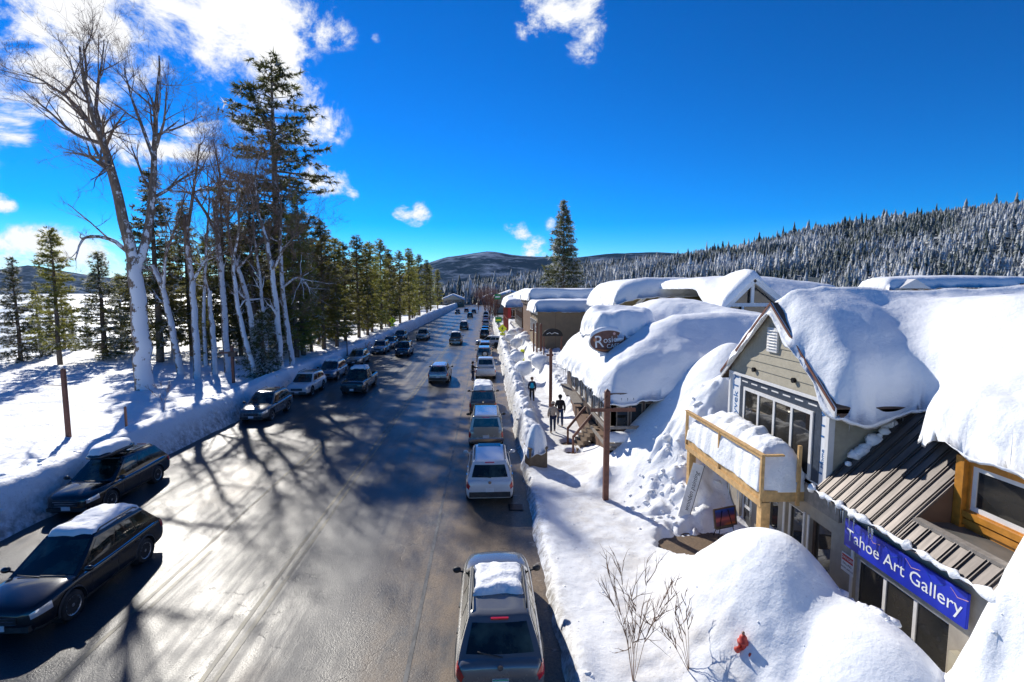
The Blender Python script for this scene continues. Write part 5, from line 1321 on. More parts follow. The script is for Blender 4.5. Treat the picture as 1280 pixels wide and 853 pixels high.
def snow_on(root, kind, th=.16, y0=None, y1=None, wf=.92, seed=0, hood=False):
    K = KINDS_[kind]; L, W, H = K['L'], K['W'], K['H']; c = K['cab']
    a = (c[3] + .01) * L if y0 is None else y0; b = (c[2] + .005) * L if y1 is None else y1; w = W / 2 * c[5] * wf
    poly = rough_poly([(-w, a), (w, a), (w, b), (-w, b)], .22, .05, seed)
    def bb(X, Y): return H - .035 - .05 * (X / w) ** 4 + 0 * X
    return blanket('snow_cap', poly, bb, th, .07, 'snow_rough', root, rad=.16, amp=.05, seed=seed, lump=.08, nscale=1.2)
def car(kind, x, y, col, label, face=0, snow=0, rz_=0, extra=None, name=None):
    parts, (tm_, rmesh, sme), K = car_parts(kind)
    z = road_z(x, y) - .01
    rot = (math.pi if face else 0) + rz_
    e = empty(name or {'wagon': 'station_wagon', 'suv': 'suv', 'boxy': 'suv', 'pickup': 'pickup_truck'}[kind], (x, y, z), rot, label=label, cat={'wagon': 'car', 'suv': 'suv', 'boxy': 'suv', 'pickup': 'pickup truck'}[kind], group=CARS)
    for (n_, me_, mat, par) in parts:
        mt = 'paint_' + col if mat == 'PAINT' else ('paint_' + col if mat == 'MIRROR' and col in ('black', 'charcoal', 'navy', 'white') else 'cladding' if mat == 'MIRROR' else mat)
        link(n_, me_, mt, e)
    hw = K['W'] / 2
    for ax_ in K['axle']:
        for s in (-1, 1):
            w = bpy.data.objects.new('wheel', tm_); COL.objects.link(w); w.parent = e; w.location = (s * (hw - .125), ax_ * K['L'], K['wh']); w.rotation_euler = (rng.uniform(0, 1), 0, 0 if s > 0 else math.pi)
            for n_, m_ in (('rim_barrel', rmesh), ('rim', sme)):
                o = bpy.data.objects.new(n_, m_); COL.objects.link(o); o.parent = w
    if snow: snow_on(e, kind, snow, seed=int(abs(x * 7 + y)))
    return e
# oncoming and left-hand side
c_ = car('wagon', -15.2, 21.0, 'black', 'black station wagon with snowy roof box parked against the left snow bank', 1)
rbx = MB(); nn = 14
prof = [(-1.0, .02, .02), (-.95, .30, .10), (-.7, .40, .20), (0, .43, .24), (.6, .40, .22), (.95, .28, .12), (1.05, .02, .03)]
for (yy, w, h) in prof:
    for k in range(nn):
        th = 2 * math.pi * k / nn; sx_, sz_ = math.cos(th), math.sin(th)
        rbx.v.append((math.copysign(abs(sx_) ** .6, sx_) * w, yy, 1.86 + math.copysign(abs(sz_) ** .6, sz_) * h * (.75 if sz_ > 0 else .55)))
rbx.f = [(i * nn + k, i * nn + (k + 1) % nn, (i + 1) * nn + (k + 1) % nn, (i + 1) * nn + k) for i in range(len(prof) - 1) for k in range(nn)]
me_ = unflip(rbx.mesh('roof_box', True)); rb = link('roof_box', me_, 'paint_charcoal', c_)
for yy in (-.5, .45): MB().box((0, yy, 1.69), (1.25, .07, .04)).build('crossbar', 'cladding', c_)
blanket('snow_cap', rough_poly(smooth_poly([(-.42, -.9), (.42, -.9), (.42, .95), (-.42, .95)], 1), .2, .03, 3), lambda X, Y: 1.99 - .10 * (Y / 1.0) ** 2 + 0 * X, .26, .06, 'snow', c_, rad=.2, amp=.05)
car('wagon', -11.3, 14.1, 'black', 'glossy black station wagon driving toward the camera with snow on its roof', 1, .15)
car('wagon', -14.75, 34.6, 'grey', 'dark grey station wagon parked behind the roof box car at the bank', 1)
car('suv', -14.85, 42.6, 'white', 'white suv parked at the left bank, second from the grey wagon', 1)
car('suv', -14.95, 50.0, 'bluegrey', 'pale blue suv with snowy roof parked next to the dark pickup', 1, .2)
car('pickup', -10.75, 43.6, 'charcoal', 'dark pickup with snow heaped over its cab driving toward the camera', 1, .22)
car('wagon', -14.9, 60.0, 'champagne', 'cream car parked at the left bank just behind the dark pickup', 1)
car('suv', -14.5, 70.8, 'silver', 'silver suv parked at the left bank before the crossing sign', 1)
car('wagon', -14.5, 77.5, 'bluegrey', 'blue grey car nosed in behind the silver suv', 1)
car('boxy', -10.8, 67.6, 'navy', 'dark blue off-road suv driving toward the camera in mid distance', 1)
car('suv', -14.9, 89.5, 'charcoal', 'dark suv parked below the left crossing sign', 1)
car('pickup', -11.1, 90.5, 'champagne', 'pale pickup driving toward the camera farther back', 1)
car('suv', -11.2, 200, 'charcoal', 'tiny dark car coming from the far end of the street', 1)
# going away
car('suv', -4.35, 47.8, 'silver', 'silver suv driving away alone in the right lane', 0)
car('pickup', -4.9, 82.5, 'brown', 'brown pickup driving away ahead of the silver suv', 0, .1)
car('boxy', -5.0, 115.5, 'charcoal', 'dark suv with white roof driving away ahead of the brown pickup', 0, .12)
car('suv', -5.3, 168, 'charcoal', 'dark car driving away near the far end of the street', 0)
car('wagon', -5.0, 205, 'navy', 'farthest dark car queueing at the end of the street', 0)
car('suv', -8.3, 215, 'red', 'small red car at the far end of the street', 0)
# parked on the right
c_ = car('wagon', .24, 11.7, 'grey', 'grey station wagon parked nearest the camera with a slab of snow on its roof', 0)
snow_on(c_, 'wagon', .15, -1.05, .16, .90, 4)
MB().bbox(-.46, .46, -.35, .22, 1.615, 1.622).build('sunroof', 'car_glass', c_)
for n_ in [o for o in c_.children if o.name.startswith('license_plate') and o.data.vertices[0].co.y < 0]: MB().box((0, -2.413, n_.data.vertices[0].co.z + .14), (.30, .006, .03)).build('plate_band', 'plate_green', c_)
c_ = car('suv', .10, 21.4, 'white', 'off-white suv with dark sunroof parked second in the right row', 0)
MB().bbox(-.48, .48, -.15, .30, 1.70, 1.725).build('sunroof', 'car_glass', c_)
c_ = car('boxy', -.05, 28.6, 'champagne', 'tan pickup with canopy shell parked in front of the off-white suv', 0, name='canopy_truck'); c_['category'] = 'pickup truck'
MB().box((0, -2.36, 1.02), (1.3, .03, .42)).build('tailgate', 'paint_champagne', c_, bevel=.01); MB().box((0, -2.40, .56), (1.8, .12, .16)).build('step_bumper', 'chrome', c_, bevel=.02)
car('boxy', -.25, 35.7, 'brown', 'brown suv with snow covered roof parked ahead of the tan truck', 0, .3)
c_ = car('pickup', -.10, 50.4, 'white', 'white pickup parked beside the standing man', 0)
c_ = car('boxy', -.30, 62.2, 'gold', 'tan off-road suv with spare wheel on its tailgate', 0)
tm_ = CARCACHE['boxy'][1]; w = bpy.data.objects.new('spare_wheel', tm_[0]); COL.objects.link(w); w.parent = c_; w.location = (.1, -2.46, 1.05); w.rotation_euler = (0, 0, R(90)); link('wheel_cover', MB().lathe([(.02, -.13), (.24, -.12), (.25, -.10)], 16, (.1, -2.46, 1.05), 'y').mesh('wheel_cover'), 'rim', c_)
car('suv', -.2, 69.6, 'champagne', 'champagne suv parked ahead of the off-road suv', 0)
car('suv', .7, 77.6, 'white', 'white suv standing slantwise, nose out into the lane', 0, .1, R(62))
car('suv', -.3, 93.5, 'charcoal', 'dark suv parked past the slanting white suv', 0)
car('suv', -.2, 101, 'navy', 'navy suv parked ahead of the dark suv', 0)
car('wagon', -.1, 125, 'silver', 'silver car parked before the porch shop', 0)
car('wagon', -.2, 134, 'red', 'dull red car parked ahead of the far silver car', 0)
car('suv', -.2, 152, 'silver', 'farthest silver suv parked on the right', 0)
car('suv', -.2, 176, 'charcoal', 'farthest dark suv parked on the right', 0)

# ------------------------------------------------------------------ trees
def np_tubes(paths, sides):
    """paths: list of (points Nx3, radii N) -> V, F arrays"""
    V, F, b = [], [], 0
    for (P, rad) in paths:
        P = np.asarray(P, float); n = len(P); d = np.gradient(P, axis=0); d /= np.linalg.norm(d, axis=1)[:, None] + 1e-9
        ref = np.array([.31, .9, .3]); a = np.cross(d, ref); a /= np.linalg.norm(a, axis=1)[:, None] + 1e-9; c = np.cross(d, a)
        s = sides if rad[0] > .03 else 3
        th = np.arange(s) * 2 * np.pi / s
        ring = P[:, None, :] + (a[:, None, :] * np.cos(th)[None, :, None] + c[:, None, :] * np.sin(th)[None, :, None]) * np.asarray(rad)[:, None, None]
        V.append(ring.reshape(-1, 3)); i = np.arange(n - 1)[:, None] * s; k = np.arange(s)[None, :]; k2 = (k + 1) % s
        F.append(np.stack([b + i + k, b + i + k2, b + i + s + k2, b + i + s + k], -1).reshape(-1, 4)); b += n * s
    return np.concatenate(V), np.concatenate(F)
def conifer_mesh(h, rad, start, seed, whorl=.42, per=5, droop=.25, tuft=.34, snow=.2, ragged=.25, power=.8, tip=True, dens=1.0, spread=.0):
    g = np.random.default_rng(seed); paths = []; tr = []
    zs = np.linspace(0, h, 14); wob = np.cumsum(g.normal(0, .035, (14, 2)), 0); wob -= wob[0]
    trunk = np.column_stack([wob, zs]); tr0 = h * .0135 + .05
    paths.append((trunk, tr0 * (1 - zs / h) ** .8 + .015))
    tc_, td_, ts_, tn_ = [], [], [], []
    z = start * h
    while z < h * .985:
        f = (z - start * h) / (h * (1 - start)); R_ = rad * (1 - f) ** power * (1 if f > .12 else .6 + 3.3 * f) + .12
        cx, cy = np.interp(z, zs, wob[:, 0]), np.interp(z, zs, wob[:, 1])
        for q in range(per):
            if g.random() < ragged * .5: continue
            a = g.uniform(0, 6.283); Lb = R_ * g.uniform(1 - ragged, 1 + ragged * .6)
            m = 6; u = np.linspace(0, 1, m); dr = droop * g.uniform(.5, 1.5) * (1 - f * 1.1)
            side = g.normal(0, .12)
            bp = np.column_stack([cx + np.cos(a + side * u) * Lb * u, cy + np.sin(a + side * u) * Lb * u, z + g.uniform(-.1, .1) + Lb * (.18 * u * f - dr * u ** 1.6 + .10 * u ** 3)])
            paths.append((bp, (.018 + .012 * Lb) * (1 - u * .85)))
            nt = max(2, int(Lb / tuft * 2.6 * dens)); uu = g.uniform(.18, 1.0, nt) ** .75
            pos = np.column_stack([np.interp(uu, u, bp[:, i]) for i in range(3)])
            lat = g.normal(0, .16 + .10 * Lb * (1 - uu)[:, None] * .5, (nt, 3)) * [1, 1, .35]
            tc_.append(pos + lat); dvec = np.array([np.cos(a), np.sin(a), -.1]) + g.normal(0, .55, (nt, 3)); td_.append(dvec); ts_.append(tuft * g.uniform(.6, 1.35, nt)); tn_.append((g.random(nt) < snow).astype(float) * g.uniform(.6, 1, nt))
        z += whorl * g.uniform(.6, 1.4) * (1 - .35 * f)
    C_, D_, S_, N_ = np.concatenate(tc_), np.concatenate(td_), np.concatenate(ts_), np.concatenate(tn_)
    D_ /= np.linalg.norm(D_, axis=1)[:, None]
    NB = 7; V, A = [], []
    for b in range(NB):
        d = D_ + g.normal(0, .75, D_.shape); d /= np.linalg.norm(d, axis=1)[:, None]
        up = g.normal(0, 1, D_.shape); sd_ = np.cross(d, up); sd_ /= np.linalg.norm(sd_, axis=1)[:, None] + 1e-9
        w = S_[:, None] * .085
        p0 = C_ - d * S_[:, None] * .25
        V.append(np.stack([p0 - sd_ * w, p0 + sd_ * w, C_ + d * S_[:, None]], 1)); A.append(np.repeat(N_[:, None], 3, 1) * (g.random((len(C_), 1)) < .75))
    V = np.concatenate(V).reshape(-1, 3); A = np.concatenate(A).ravel()
    # snow pads lying on tufts
    me = mk('crown', V, np.arange(len(V)).reshape(-1, 3)); at = me.attributes.new('snow', 'FLOAT', 'POINT'); at.data.foreach_set('value', A.astype(np.float32))
    tv, tf = np_tubes(paths, 7); tm = mk('trunk', tv, tf, True)
    return tm, me
PINES = 'pines along the left of the street'
def plant(name, meshes, x, y, z, sc_, rot, label, cat, group, mats=('bark', 'needles_dark')):
    e = empty(name, (x, y, z), rot, label=label, cat=cat, group=group); e.scale = (sc_ if hasattr(sc_, '__len__') else (sc_,) * 3)
    link('trunk', meshes[0], mats[0], e); link('crown', meshes[1], mats[1], e); return e
pine_a = [conifer_mesh(20, 3.1, (.06, .14, .09)[i], 60 + i, .44, 6, .16, .42, .08, .42, .55, dens=1.1) for i in range(3)]        # slim olive pines
for m_ in pine_a: m_[0].materials.append(M['bark']); m_[1].materials.append(M['needles_olive'])
def X_at(px, Y): return aty(px, 400, Y).x
row = []
for (px, top, Y) in ((396, 262, 58), (418, 272, 66), (433, 296, 70), (446, 300, 78), (458, 292, 84), (470, 303, 88), (480, 300, 96), (492, 297, 102), (502, 310, 108), (512, 316, 116), (521, 312, 124), (528, 309, 136), (534, 316, 148), (540, 317, 160), (545, 324, 176), (550, 330, 196), (553, 336, 220)):
    row.append((X_at(px, Y), Y, aty(px, top, Y).z))
g = random.Random(12)
for i in range(20):
    row.append((-20.5 - g.uniform(0, 16), 52 + i * 6.5 + g.uniform(-2, 2), g.uniform(5, 9)))
for i in range(44):
    Y = 56 + i * 3.9 + g.uniform(-3, 3); row.append((-19.5 - g.uniform(1.5, 26) - .03 * Y, Y, g.uniform(11, 20)))
words_ = ['tall', 'slim', 'straight', 'narrow', 'thin', 'young', 'pointed', 'bushy', 'leaning', 'sparse', 'dense', 'ragged']
def ordinal(n): return ['first', 'second', 'third', 'fourth', 'fifth', 'sixth', 'seventh', 'eighth', 'ninth', 'tenth', 'eleventh', 'twelfth', 'thirteenth', 'fourteenth', 'fifteenth', 'sixteenth', 'seventeenth'][n]
for i, (x, y, h) in enumerate(row):
    x = min(x, -21.2 + (i % 3) * .5)
    z = lz(x, y) if y < 298 else 0; hh = max(6, h - z); s = hh / 20
    lb = f'olive green pine, {ordinal(i)} from the near end of the front pine row' if i < 17 else 'short young pine in the undergrowth of the roadside grove' if i < 37 else 'slim olive pine standing in the depth of the roadside grove'
    m_ = pine_a[i % 3]; e = plant('pine_tree', m_, x, y, z - .1, (s * 1.05, s * 1.05, s), g.uniform(0, 6.28), lb, 'tree', PINES if i < 17 else 'pines inside the roadside grove', ('bark', 'needles_olive' if i % 5 < 3 else 'needles_mid'))
    e.children[0].material_slots[0].link = 'OBJECT'
# snowy firs by the shore at the far left
fir = [conifer_mesh(13, 2.3, .04, 80 + i, .36, 6, .30, .36, .42, .22, .85) for i in range(2)]
for m_ in fir: m_[0].materials.append(M['bark']); m_[1].materials.append(M['needles_dark'])
for i, (px, top, base, Y, wsc) in enumerate(((22, 320, 470, 56, 1.05), (128, 312, 472, 58, 1.35), (62, 372, 470, 62, .6), (90, 380, 470, 66, .55), (-35, 340, 480, 50, 1.1), (155, 400, 472, 70, .9), (108, 395, 470, 74, .8), (48, 350, 470, 60, .8), (78, 345, 470, 72, .9), (150, 340, 470, 66, 1.2))):
    x = X_at(px, Y); z = lz(x, Y); h = aty(px, top, Y).z - z; s = h / 13
    lb = ['snow laden fir at the far left edge by the lake', 'broad green fir left of the big cottonwood', 'thin fir between the two larger shore firs', 'small fir just left of the broad fir', 'fir cut off by the left edge', 'low fir under the cottonwood', 'short fir far back by the shore', 'slim fir right of the snow laden fir', 'fir in the gap left of the broad fir', 'bushy fir behind the cottonwood trunk'][i]
    plant('fir_tree', fir[i % 2], x, Y, z - .1, (s * wsc, s * wsc, s), i * 1.3, lb, 'tree', 'firs by the lake shore', ('bark', 'needles_dark' if i in (0, 4, 7) else 'needles_mid'))
# dark conifers behind the bare trees
big = conifer_mesh(27, 5.4, .22, 91, .5, 7, .34, .50, .12, .65, .5, dens=.95); big[0].materials.append(M['bark']); big[1].materials.append(M['needles_dark'])
Yb = 69; xb = X_at(352, Yb); zb = lz(xb, Yb); hb = aty(332, 66, Yb).z - zb
plant('old_pine', big, xb, Yb, zb - .1, (hb / 27 * 1.18, hb / 27 * 1.18, hb / 27), .6, 'tallest old pine with ragged dark crown behind the bare trees', 'tree', None, ('bark_snowy', 'needles_dark'))
mid = [conifer_mesh(20, 2.9, .10, 95 + i, .42, 6, .30, .44, .18, .42, .7, dens=1.0) for i in range(2)]
for m_ in mid: m_[0].materials.append(M['bark']); m_[1].materials.append(M['needles_dark'])
for i, (px, top, Y, w) in enumerate(((197, 205, 56, 1.15), (238, 250, 60, 1.0), (283, 225, 62, 1.1), (318, 215, 58, 1.0), (378, 235, 60, .95), (215, 300, 66, 1.3), (262, 290, 70, 1.3), (304, 280, 74, 1.3), (345, 290, 70, 1.2), (180, 330, 64, 1.2), (388, 300, 64, 1.0), (410, 320, 82, 1.2))):
    x = X_at(px, Y); z = lz(x, Y); h = aty(px, top, Y).z - z; s = h / 20
    lb = f'dark conifer behind the bare trees, {ordinal(i)} in the thicket' if i < 5 else f'lower conifer in the thicket behind the bare trees, {ordinal(sorted((215, 262, 304, 345, 180, 388, 410)).index(px))} from the left'
    plant('dark_conifer', mid[i % 2], x, Y, z - .1, (s * w, s * w, s), i * .9, lb, 'tree', 'conifers behind the bare trees', ('bark', 'needles_olive' if i % 3 == 1 else 'needles_mid'))
# drooping young fir half buried at the bank
yf = conifer_mesh(4.6, 1.5, .05, 99, .22, 6, .55, .26, .5, .2, .8); p_ = atz(330, 466, 1.3)
plant('young_fir', yf, p_.x, p_.y, lz(p_.x, p_.y) - .1, 1.25, 0, 'drooping young fir loaded with snow beside the bank', 'tree', None)
# great snowy spruce in town
sp_ = conifer_mesh(32, 7.2, .06, 101, .6, 9, .34, .85, .40, .18, .85, dens=.8); xs = X_at(704, 132)
plant('town_spruce', sp_, xs, 132, 0, 1.0, 0, 'great snow dusted spruce towering over the shops', 'tree', None)
# ---- bare deciduous trees
def bare_tree(limbs, seed, tips=1.0, depth=3, twig_len=1.0, spread=.55, fan=3):
    """limbs: list of (points, r0, r1); twigs grow recursively from them"""
    g = np.random.default_rng(seed); wood, twig = [], []
    def grow(p, d, L, r, lev):
        n = 5; P = [p]; dd = d.copy()
        for i in range(n - 1):
            dd = dd + g.normal(0, .13, 3) + np.array([0, 0, .05]); dd /= np.linalg.norm(dd); P.append(P[-1] + dd * L / (n - 1))
        P = np.array(P); rad = r * (1 - .72 * np.linspace(0, 1, n))
        (wood if r > .028 else twig).append((P, rad))
        if lev <= 0: return
        k = g.integers(fan, fan + 3)
        for j in range(k):
            u = g.uniform(.25, 1.0); q = np.array([np.interp(u, np.linspace(0, 1, n), P[:, i]) for i in range(3)])
            nd = dd + g.normal(0, spread, 3) + np.array([0, 0, .18]); nd /= np.linalg.norm(nd)
            grow(q, nd, L * g.uniform(.42, .72), max(.007, r * (1 - .72 * u) * .62), lev - 1)
    for (pts, r0, r1, nb, L0, lev) in limbs:
        pts = np.asarray(pts, float); m = 12; s = np.linspace(0, len(pts) - 1, m)
        P = np.column_stack([np.interp(s, np.arange(len(pts)), pts[:, i]) for i in range(3)])
        P[1:-1] = P[1:-1] * .5 + (P[:-2] + P[2:]) * .25; P[1:] += g.normal(0, r0 * .09, (m - 1, 3))
        rad = r0 + (r1 - r0) * np.linspace(0, 1, m); wood.append((P, rad))
        for j in range(nb):
            u = g.uniform(.35, 1.0) if nb > 3 else g.uniform(.8, 1); k = u * (m - 1); i0 = min(int(k), m - 2); q = P[i0] + (P[i0 + 1] - P[i0]) * (k - i0); d = P[i0 + 1] - P[i0]; d /= np.linalg.norm(d)
            nd = d * .8 + g.normal(0, spread, 3) + np.array([0, 0, .12]); nd /= np.linalg.norm(nd)
            grow(q, nd, L0 * g.uniform(.6, 1.2) * (1.15 - .4 * u), max(.012, (r0 + (r1 - r0) * u) * .55), lev)
    V, F = np_tubes(wood, 8); tv, tf = np_tubes(twig, 3)
    return mk('trunk', V, F, True), mk('crown', tv, tf)
def limb(Y, pts, r0, r1, nb, L0, lev, dy=0):
    out = []; n = len(pts)
    for i, (px, py) in enumerate(pts): out.append(aty(px, py, Y + dy * i / max(1, n - 1)))
    return (out, r0, r1, nb, L0, lev)
def put_bare(name, limbs, seed, label, group=None, mats=('bark_snowy', 'twig'), **kw):
    a, b = bare_tree(limbs, seed, **kw); p = Vector(limbs[0][0][0]); e = empty(name, p, 0, label=label, cat='tree', group=group)
    for n_, me_, m_ in (('trunk', a, mats[0]), ('crown', b, mats[1])):
        me_.transform(Matrix.Translation(-p)); link(n_, me_, m_, e)
    return e
b0 = atz(181, 492, .7); Yc = b0.y
put_bare('cottonwood', [limb(Yc, [(181, 494), (178, 440), (172, 380), (168, 330)], .62, .46, 0, 0, 0),
    limb(Yc, [(168, 332), (158, 290), (148, 240), (136, 200), (122, 165), (112, 128), (104, 90), (100, 58)], .40, .06, 12, 4.2, 3, -2),
    limb(Yc, [(120, 165), (95, 130), (60, 105), (30, 90)], .17, .03, 8, 3.2, 3, -1.5), limb(Yc, [(128, 180), (95, 170), (62, 140), (40, 120)], .15, .03, 8, 3.0, 3, 2),
    limb(Yc, [(118, 150), (122, 110), (128, 75), (130, 50)], .13, .03, 7, 2.8, 3, 2), limb(Yc, [(136, 200), (110, 195), (80, 190)], .12, .03, 6, 2.6, 3, 1),
    limb(Yc, [(130, 188), (142, 160), (158, 140)], .12, .03, 5, 2.3, 3, -1),
    limb(Yc, [(170, 335), (182, 310), (188, 270), (192, 225), (195, 180), (196, 140), (198, 95), (200, 70)], .34, .05, 11, 3.6, 3, 2.5),
    limb(Yc, [(193, 200), (178, 160), (162, 115), (155, 85)], .14, .03, 7, 2.8, 3, 1), limb(Yc, [(195, 185), (206, 150), (208, 110)], .11, .03, 6, 2.3, 3, -1),
    limb(Yc, [(160, 315), (140, 298), (105, 294), (98, 310), (94, 325)], .16, .03, 5, 1.8, 2, -2), limb(Yc, [(135, 298), (115, 280), (85, 255)], .07, .02, 5, 1.8, 2, -2)],
    3, 'great bare cottonwood with two tall leaders at the left', None, fan=3)
BG = 'snow plastered bare trees by the bank'
bare_specs = [
    (46, [(228, 466), (215, 410), (204, 360), (190, 332)], .30, 'leaning bare trunk just right of the great cottonwood', [((204, 360), (206, 320), (222, 280), (232, 240))]),
    (45, [(247, 465), (244, 410), (241, 360), (234, 310), (232, 268)], .30, 'forked bare tree with thick snowy arms', [((241, 352), (256, 325), (272, 312)), ((232, 300), (240, 250), (246, 210), (250, 180))]),
    (47, [(270, 462), (266, 420), (263, 385), (262, 364)], .26, 'short broken snag between the bare trees', []),
    (48, [(285, 458), (281, 400), (276, 340), (272, 290), (268, 250)], .30, 'straight bare trunk behind the snag', [((272, 295), (255, 262), (238, 240), (206, 238)), ((270, 265), (276, 225), (270, 190))]),
    (44, [(318, 452), (305, 420), (296, 380), (291, 325)], .24, 'curved slim bare trunk right of the straight one', [((291, 325), (300, 285), (296, 250), (300, 215))]),
    (50, [(322, 440), (312, 390), (303, 350), (292, 322)], .28, 'stout bare trunk leaning left over the slim one', [((298, 335), (312, 320), (330, 300)), ((292, 325), (284, 280), (288, 235))]),
    (46, [(352, 452), (346, 400), (342, 350), (333, 300)], .30, 'tall bare trunk at the foot of the old pine', [((335, 305), (322, 265), (318, 225), (324, 190)), ((340, 340), (355, 310), (372, 290))]),
    (49, [(366, 446), (358, 400), (352, 350), (350, 300)], .26, 'bare trunk with arching limb right of the old pine', [((352, 360), (372, 345), (384, 355), (388, 370)), ((350, 300), (352, 260), (345, 220))]),
    (52, [(258, 452), (254, 400), (256, 350), (258, 300)], .20, 'thin grey bare trunk deep in the group', [((258, 300), (262, 250), (258, 205))]),
    (53, [(335, 448), (330, 400), (325, 350), (318, 300)], .20, 'thin bare trunk behind the tall pair', [((318, 300), (316, 255), (308, 220))]),
]
for i, (Y, tr, r0, lb, subs) in enumerate(bare_specs):
    tr = list(tr); tr[0] = (tr[0][0], tr[0][1] + 14)
    L_ = [limb(Y, tr, r0, r0 * .62, 4 if subs else 2, 1.6, 2, g.uniform(-1, 1))]
    for s in subs: L_.append(limb(Y, s, r0 * .52, r0 * .12, 15, 3.2, 3, g.uniform(-2, 2)))
    put_bare('bare_tree', L_, 20 + i, lb, BG, fan=3 if i < 8 else 2)
# reddish bare trees down the street on the right, leafless saplings on the left
for i, (px, py, Y, h) in enumerate(((612, 385, 150, 10), (606, 388, 175, 10), (618, 386, 142, 8), (598, 386, 230, 11))):
    x = X_at(px, Y); z = .3
    L_ = [([(x, Y, z), (x + .2, Y, z + h * .25)], .2, .15, 4, h * .4, 3)] + [([(x, Y, z + h * .2), (x + math.cos(k * 1.3) * h * .15, Y + math.sin(k * 1.3) * h * .15, z + h * .7)], .1, .04, 8, h * .3, 3) for k in range(5)]
    put_bare('red_alder', L_, 40 + i, ('reddish bare tree beside the porch shop', 'reddish bare tree next farther along the kerb', 'small reddish bare tree before the porch shop', 'reddish bare tree at the far end of the street')[i], 'reddish bare trees down the street', ('twig_red', 'twig_red'))
def sapling(px, py, z, h, seed, label, n=7, name='bare_shrub', sp=.35):
    p = atz(px, py, z); gg = np.random.default_rng(seed); L_ = []
    for k in range(n):
        a = gg.uniform(0, 6.28); s = sp * gg.uniform(.4, 1.2) * h
        L_.append(([(p.x, p.y, p.z - .2), (p.x + math.cos(a) * s * .3, p.y + math.sin(a) * s * .3, p.z + h * .4), (p.x + math.cos(a) * s, p.y + math.sin(a) * s, p.z + h * gg.uniform(.75, 1.05))], .008, .003, 6, h * .28, 1))
    put_bare(name, L_, seed, label, None, ('twig', 'twig'), fan=2, spread=.3)
sapling(792, 846, .35, 2.3, 61, 'leafless shrub poking from the snow at the bottom of the sidewalk', 8, sp=.3)
sapling(862, 830, .6, 1.3, 62, 'small twiggy shrub on the flank of the near mound', 5, sp=.9)
sapling(205, 512, 1.0, 1.7, 63, 'thin bare shrub on the left bank', 5)
sapling(458, 440, 1.3, 1.2, 64, 'tiny bare shrub on the far left bank', 4)

# ------------------------------------------------------------------ street furniture
def post(px, py, ptop, zb, label, arm=None, armz=.82, w=.2, name='wooden_post', group='brown wooden posts', xy=None):
    p = atz(px, py, zb) if xy is None else Vector((xy[0], xy[1], zb))
    h = aty(px, ptop, p.y).z - zb if xy is None else ptop
    e = empty(name, (p.x, p.y, zb - .3), 0, label=label, cat='post', group=group)
    mb = MB(); a = w / 2; H = h + .3
    mb.add([(-a, -a, 0), (a, -a, 0), (a, a, 0), (-a, a, 0), (-a * .95, -a * .95, H - a), (a * .95, -a * .95, H - a), (a * .95, a * .95, H - a), (-a * .95, a * .95, H - a), (0, 0, H)],
           [(3, 2, 1, 0), (0, 1, 5, 4), (1, 2, 6, 5), (2, 3, 7, 6), (3, 0, 4, 7), (4, 5, 8), (5, 6, 8), (6, 7, 8), (7, 4, 8)])
    mb.build('shaft', 'brown_post', e)
    if arm:
        MB().bbox(arm[0], arm[1], -.05 - a, -.001 - a, H * armz - .07, H * armz + .07).build('cross_arm', 'brown_post', e, bevel=.008)
        MB().tube([(arm[0] * .8, -a - .02, H * armz + .06), (0, -a - .02, H * armz + .55)], .008, 5).build('brace_wire', 'metal_black', e)
    return e
post(757, 617, 486, .55, 'brown wooden post with long cross arm rising from the sidewalk', (-.65, 1.05))
post(688, 517, 435, .3, 'brown wooden post with stub arm behind the walking couple', (-.3, .15), .9)
post(676, 447, 404, .6, 'thick brown post, rightmost of three down the sidewalk', None, w=.26)
post(671, 449, 403, .6, 'slim brown post, middle of three down the sidewalk', None, w=.18)
post(667, 447, 404, .6, 'leftmost of three brown posts down the sidewalk', (-.5, .1), .8, w=.18)
e = post(86, 549, 460, .9, 'tall brown post in the left snow field', None, w=.17)
MB().tube([(-.95, 0, 3.05), (.1, 0, 3.0)], .018, 6).build('thin_arm', 'brown_post', e)
e = post(292, 477, 432, 1.0, 'short brown post with box under the bare trees', (-1.0, .3), .82, w=.18)
MB().bbox(-.25, .35, -.2, .2, 2.35, 2.75).build('box', 'dark_wood', e)
post(158, 533, 508, 1.2, 'small brown marker stake on the left bank', None, w=.09)
post(434, 440, 418, 1.2, 'thin marker stake among the far pines', None, w=.1)
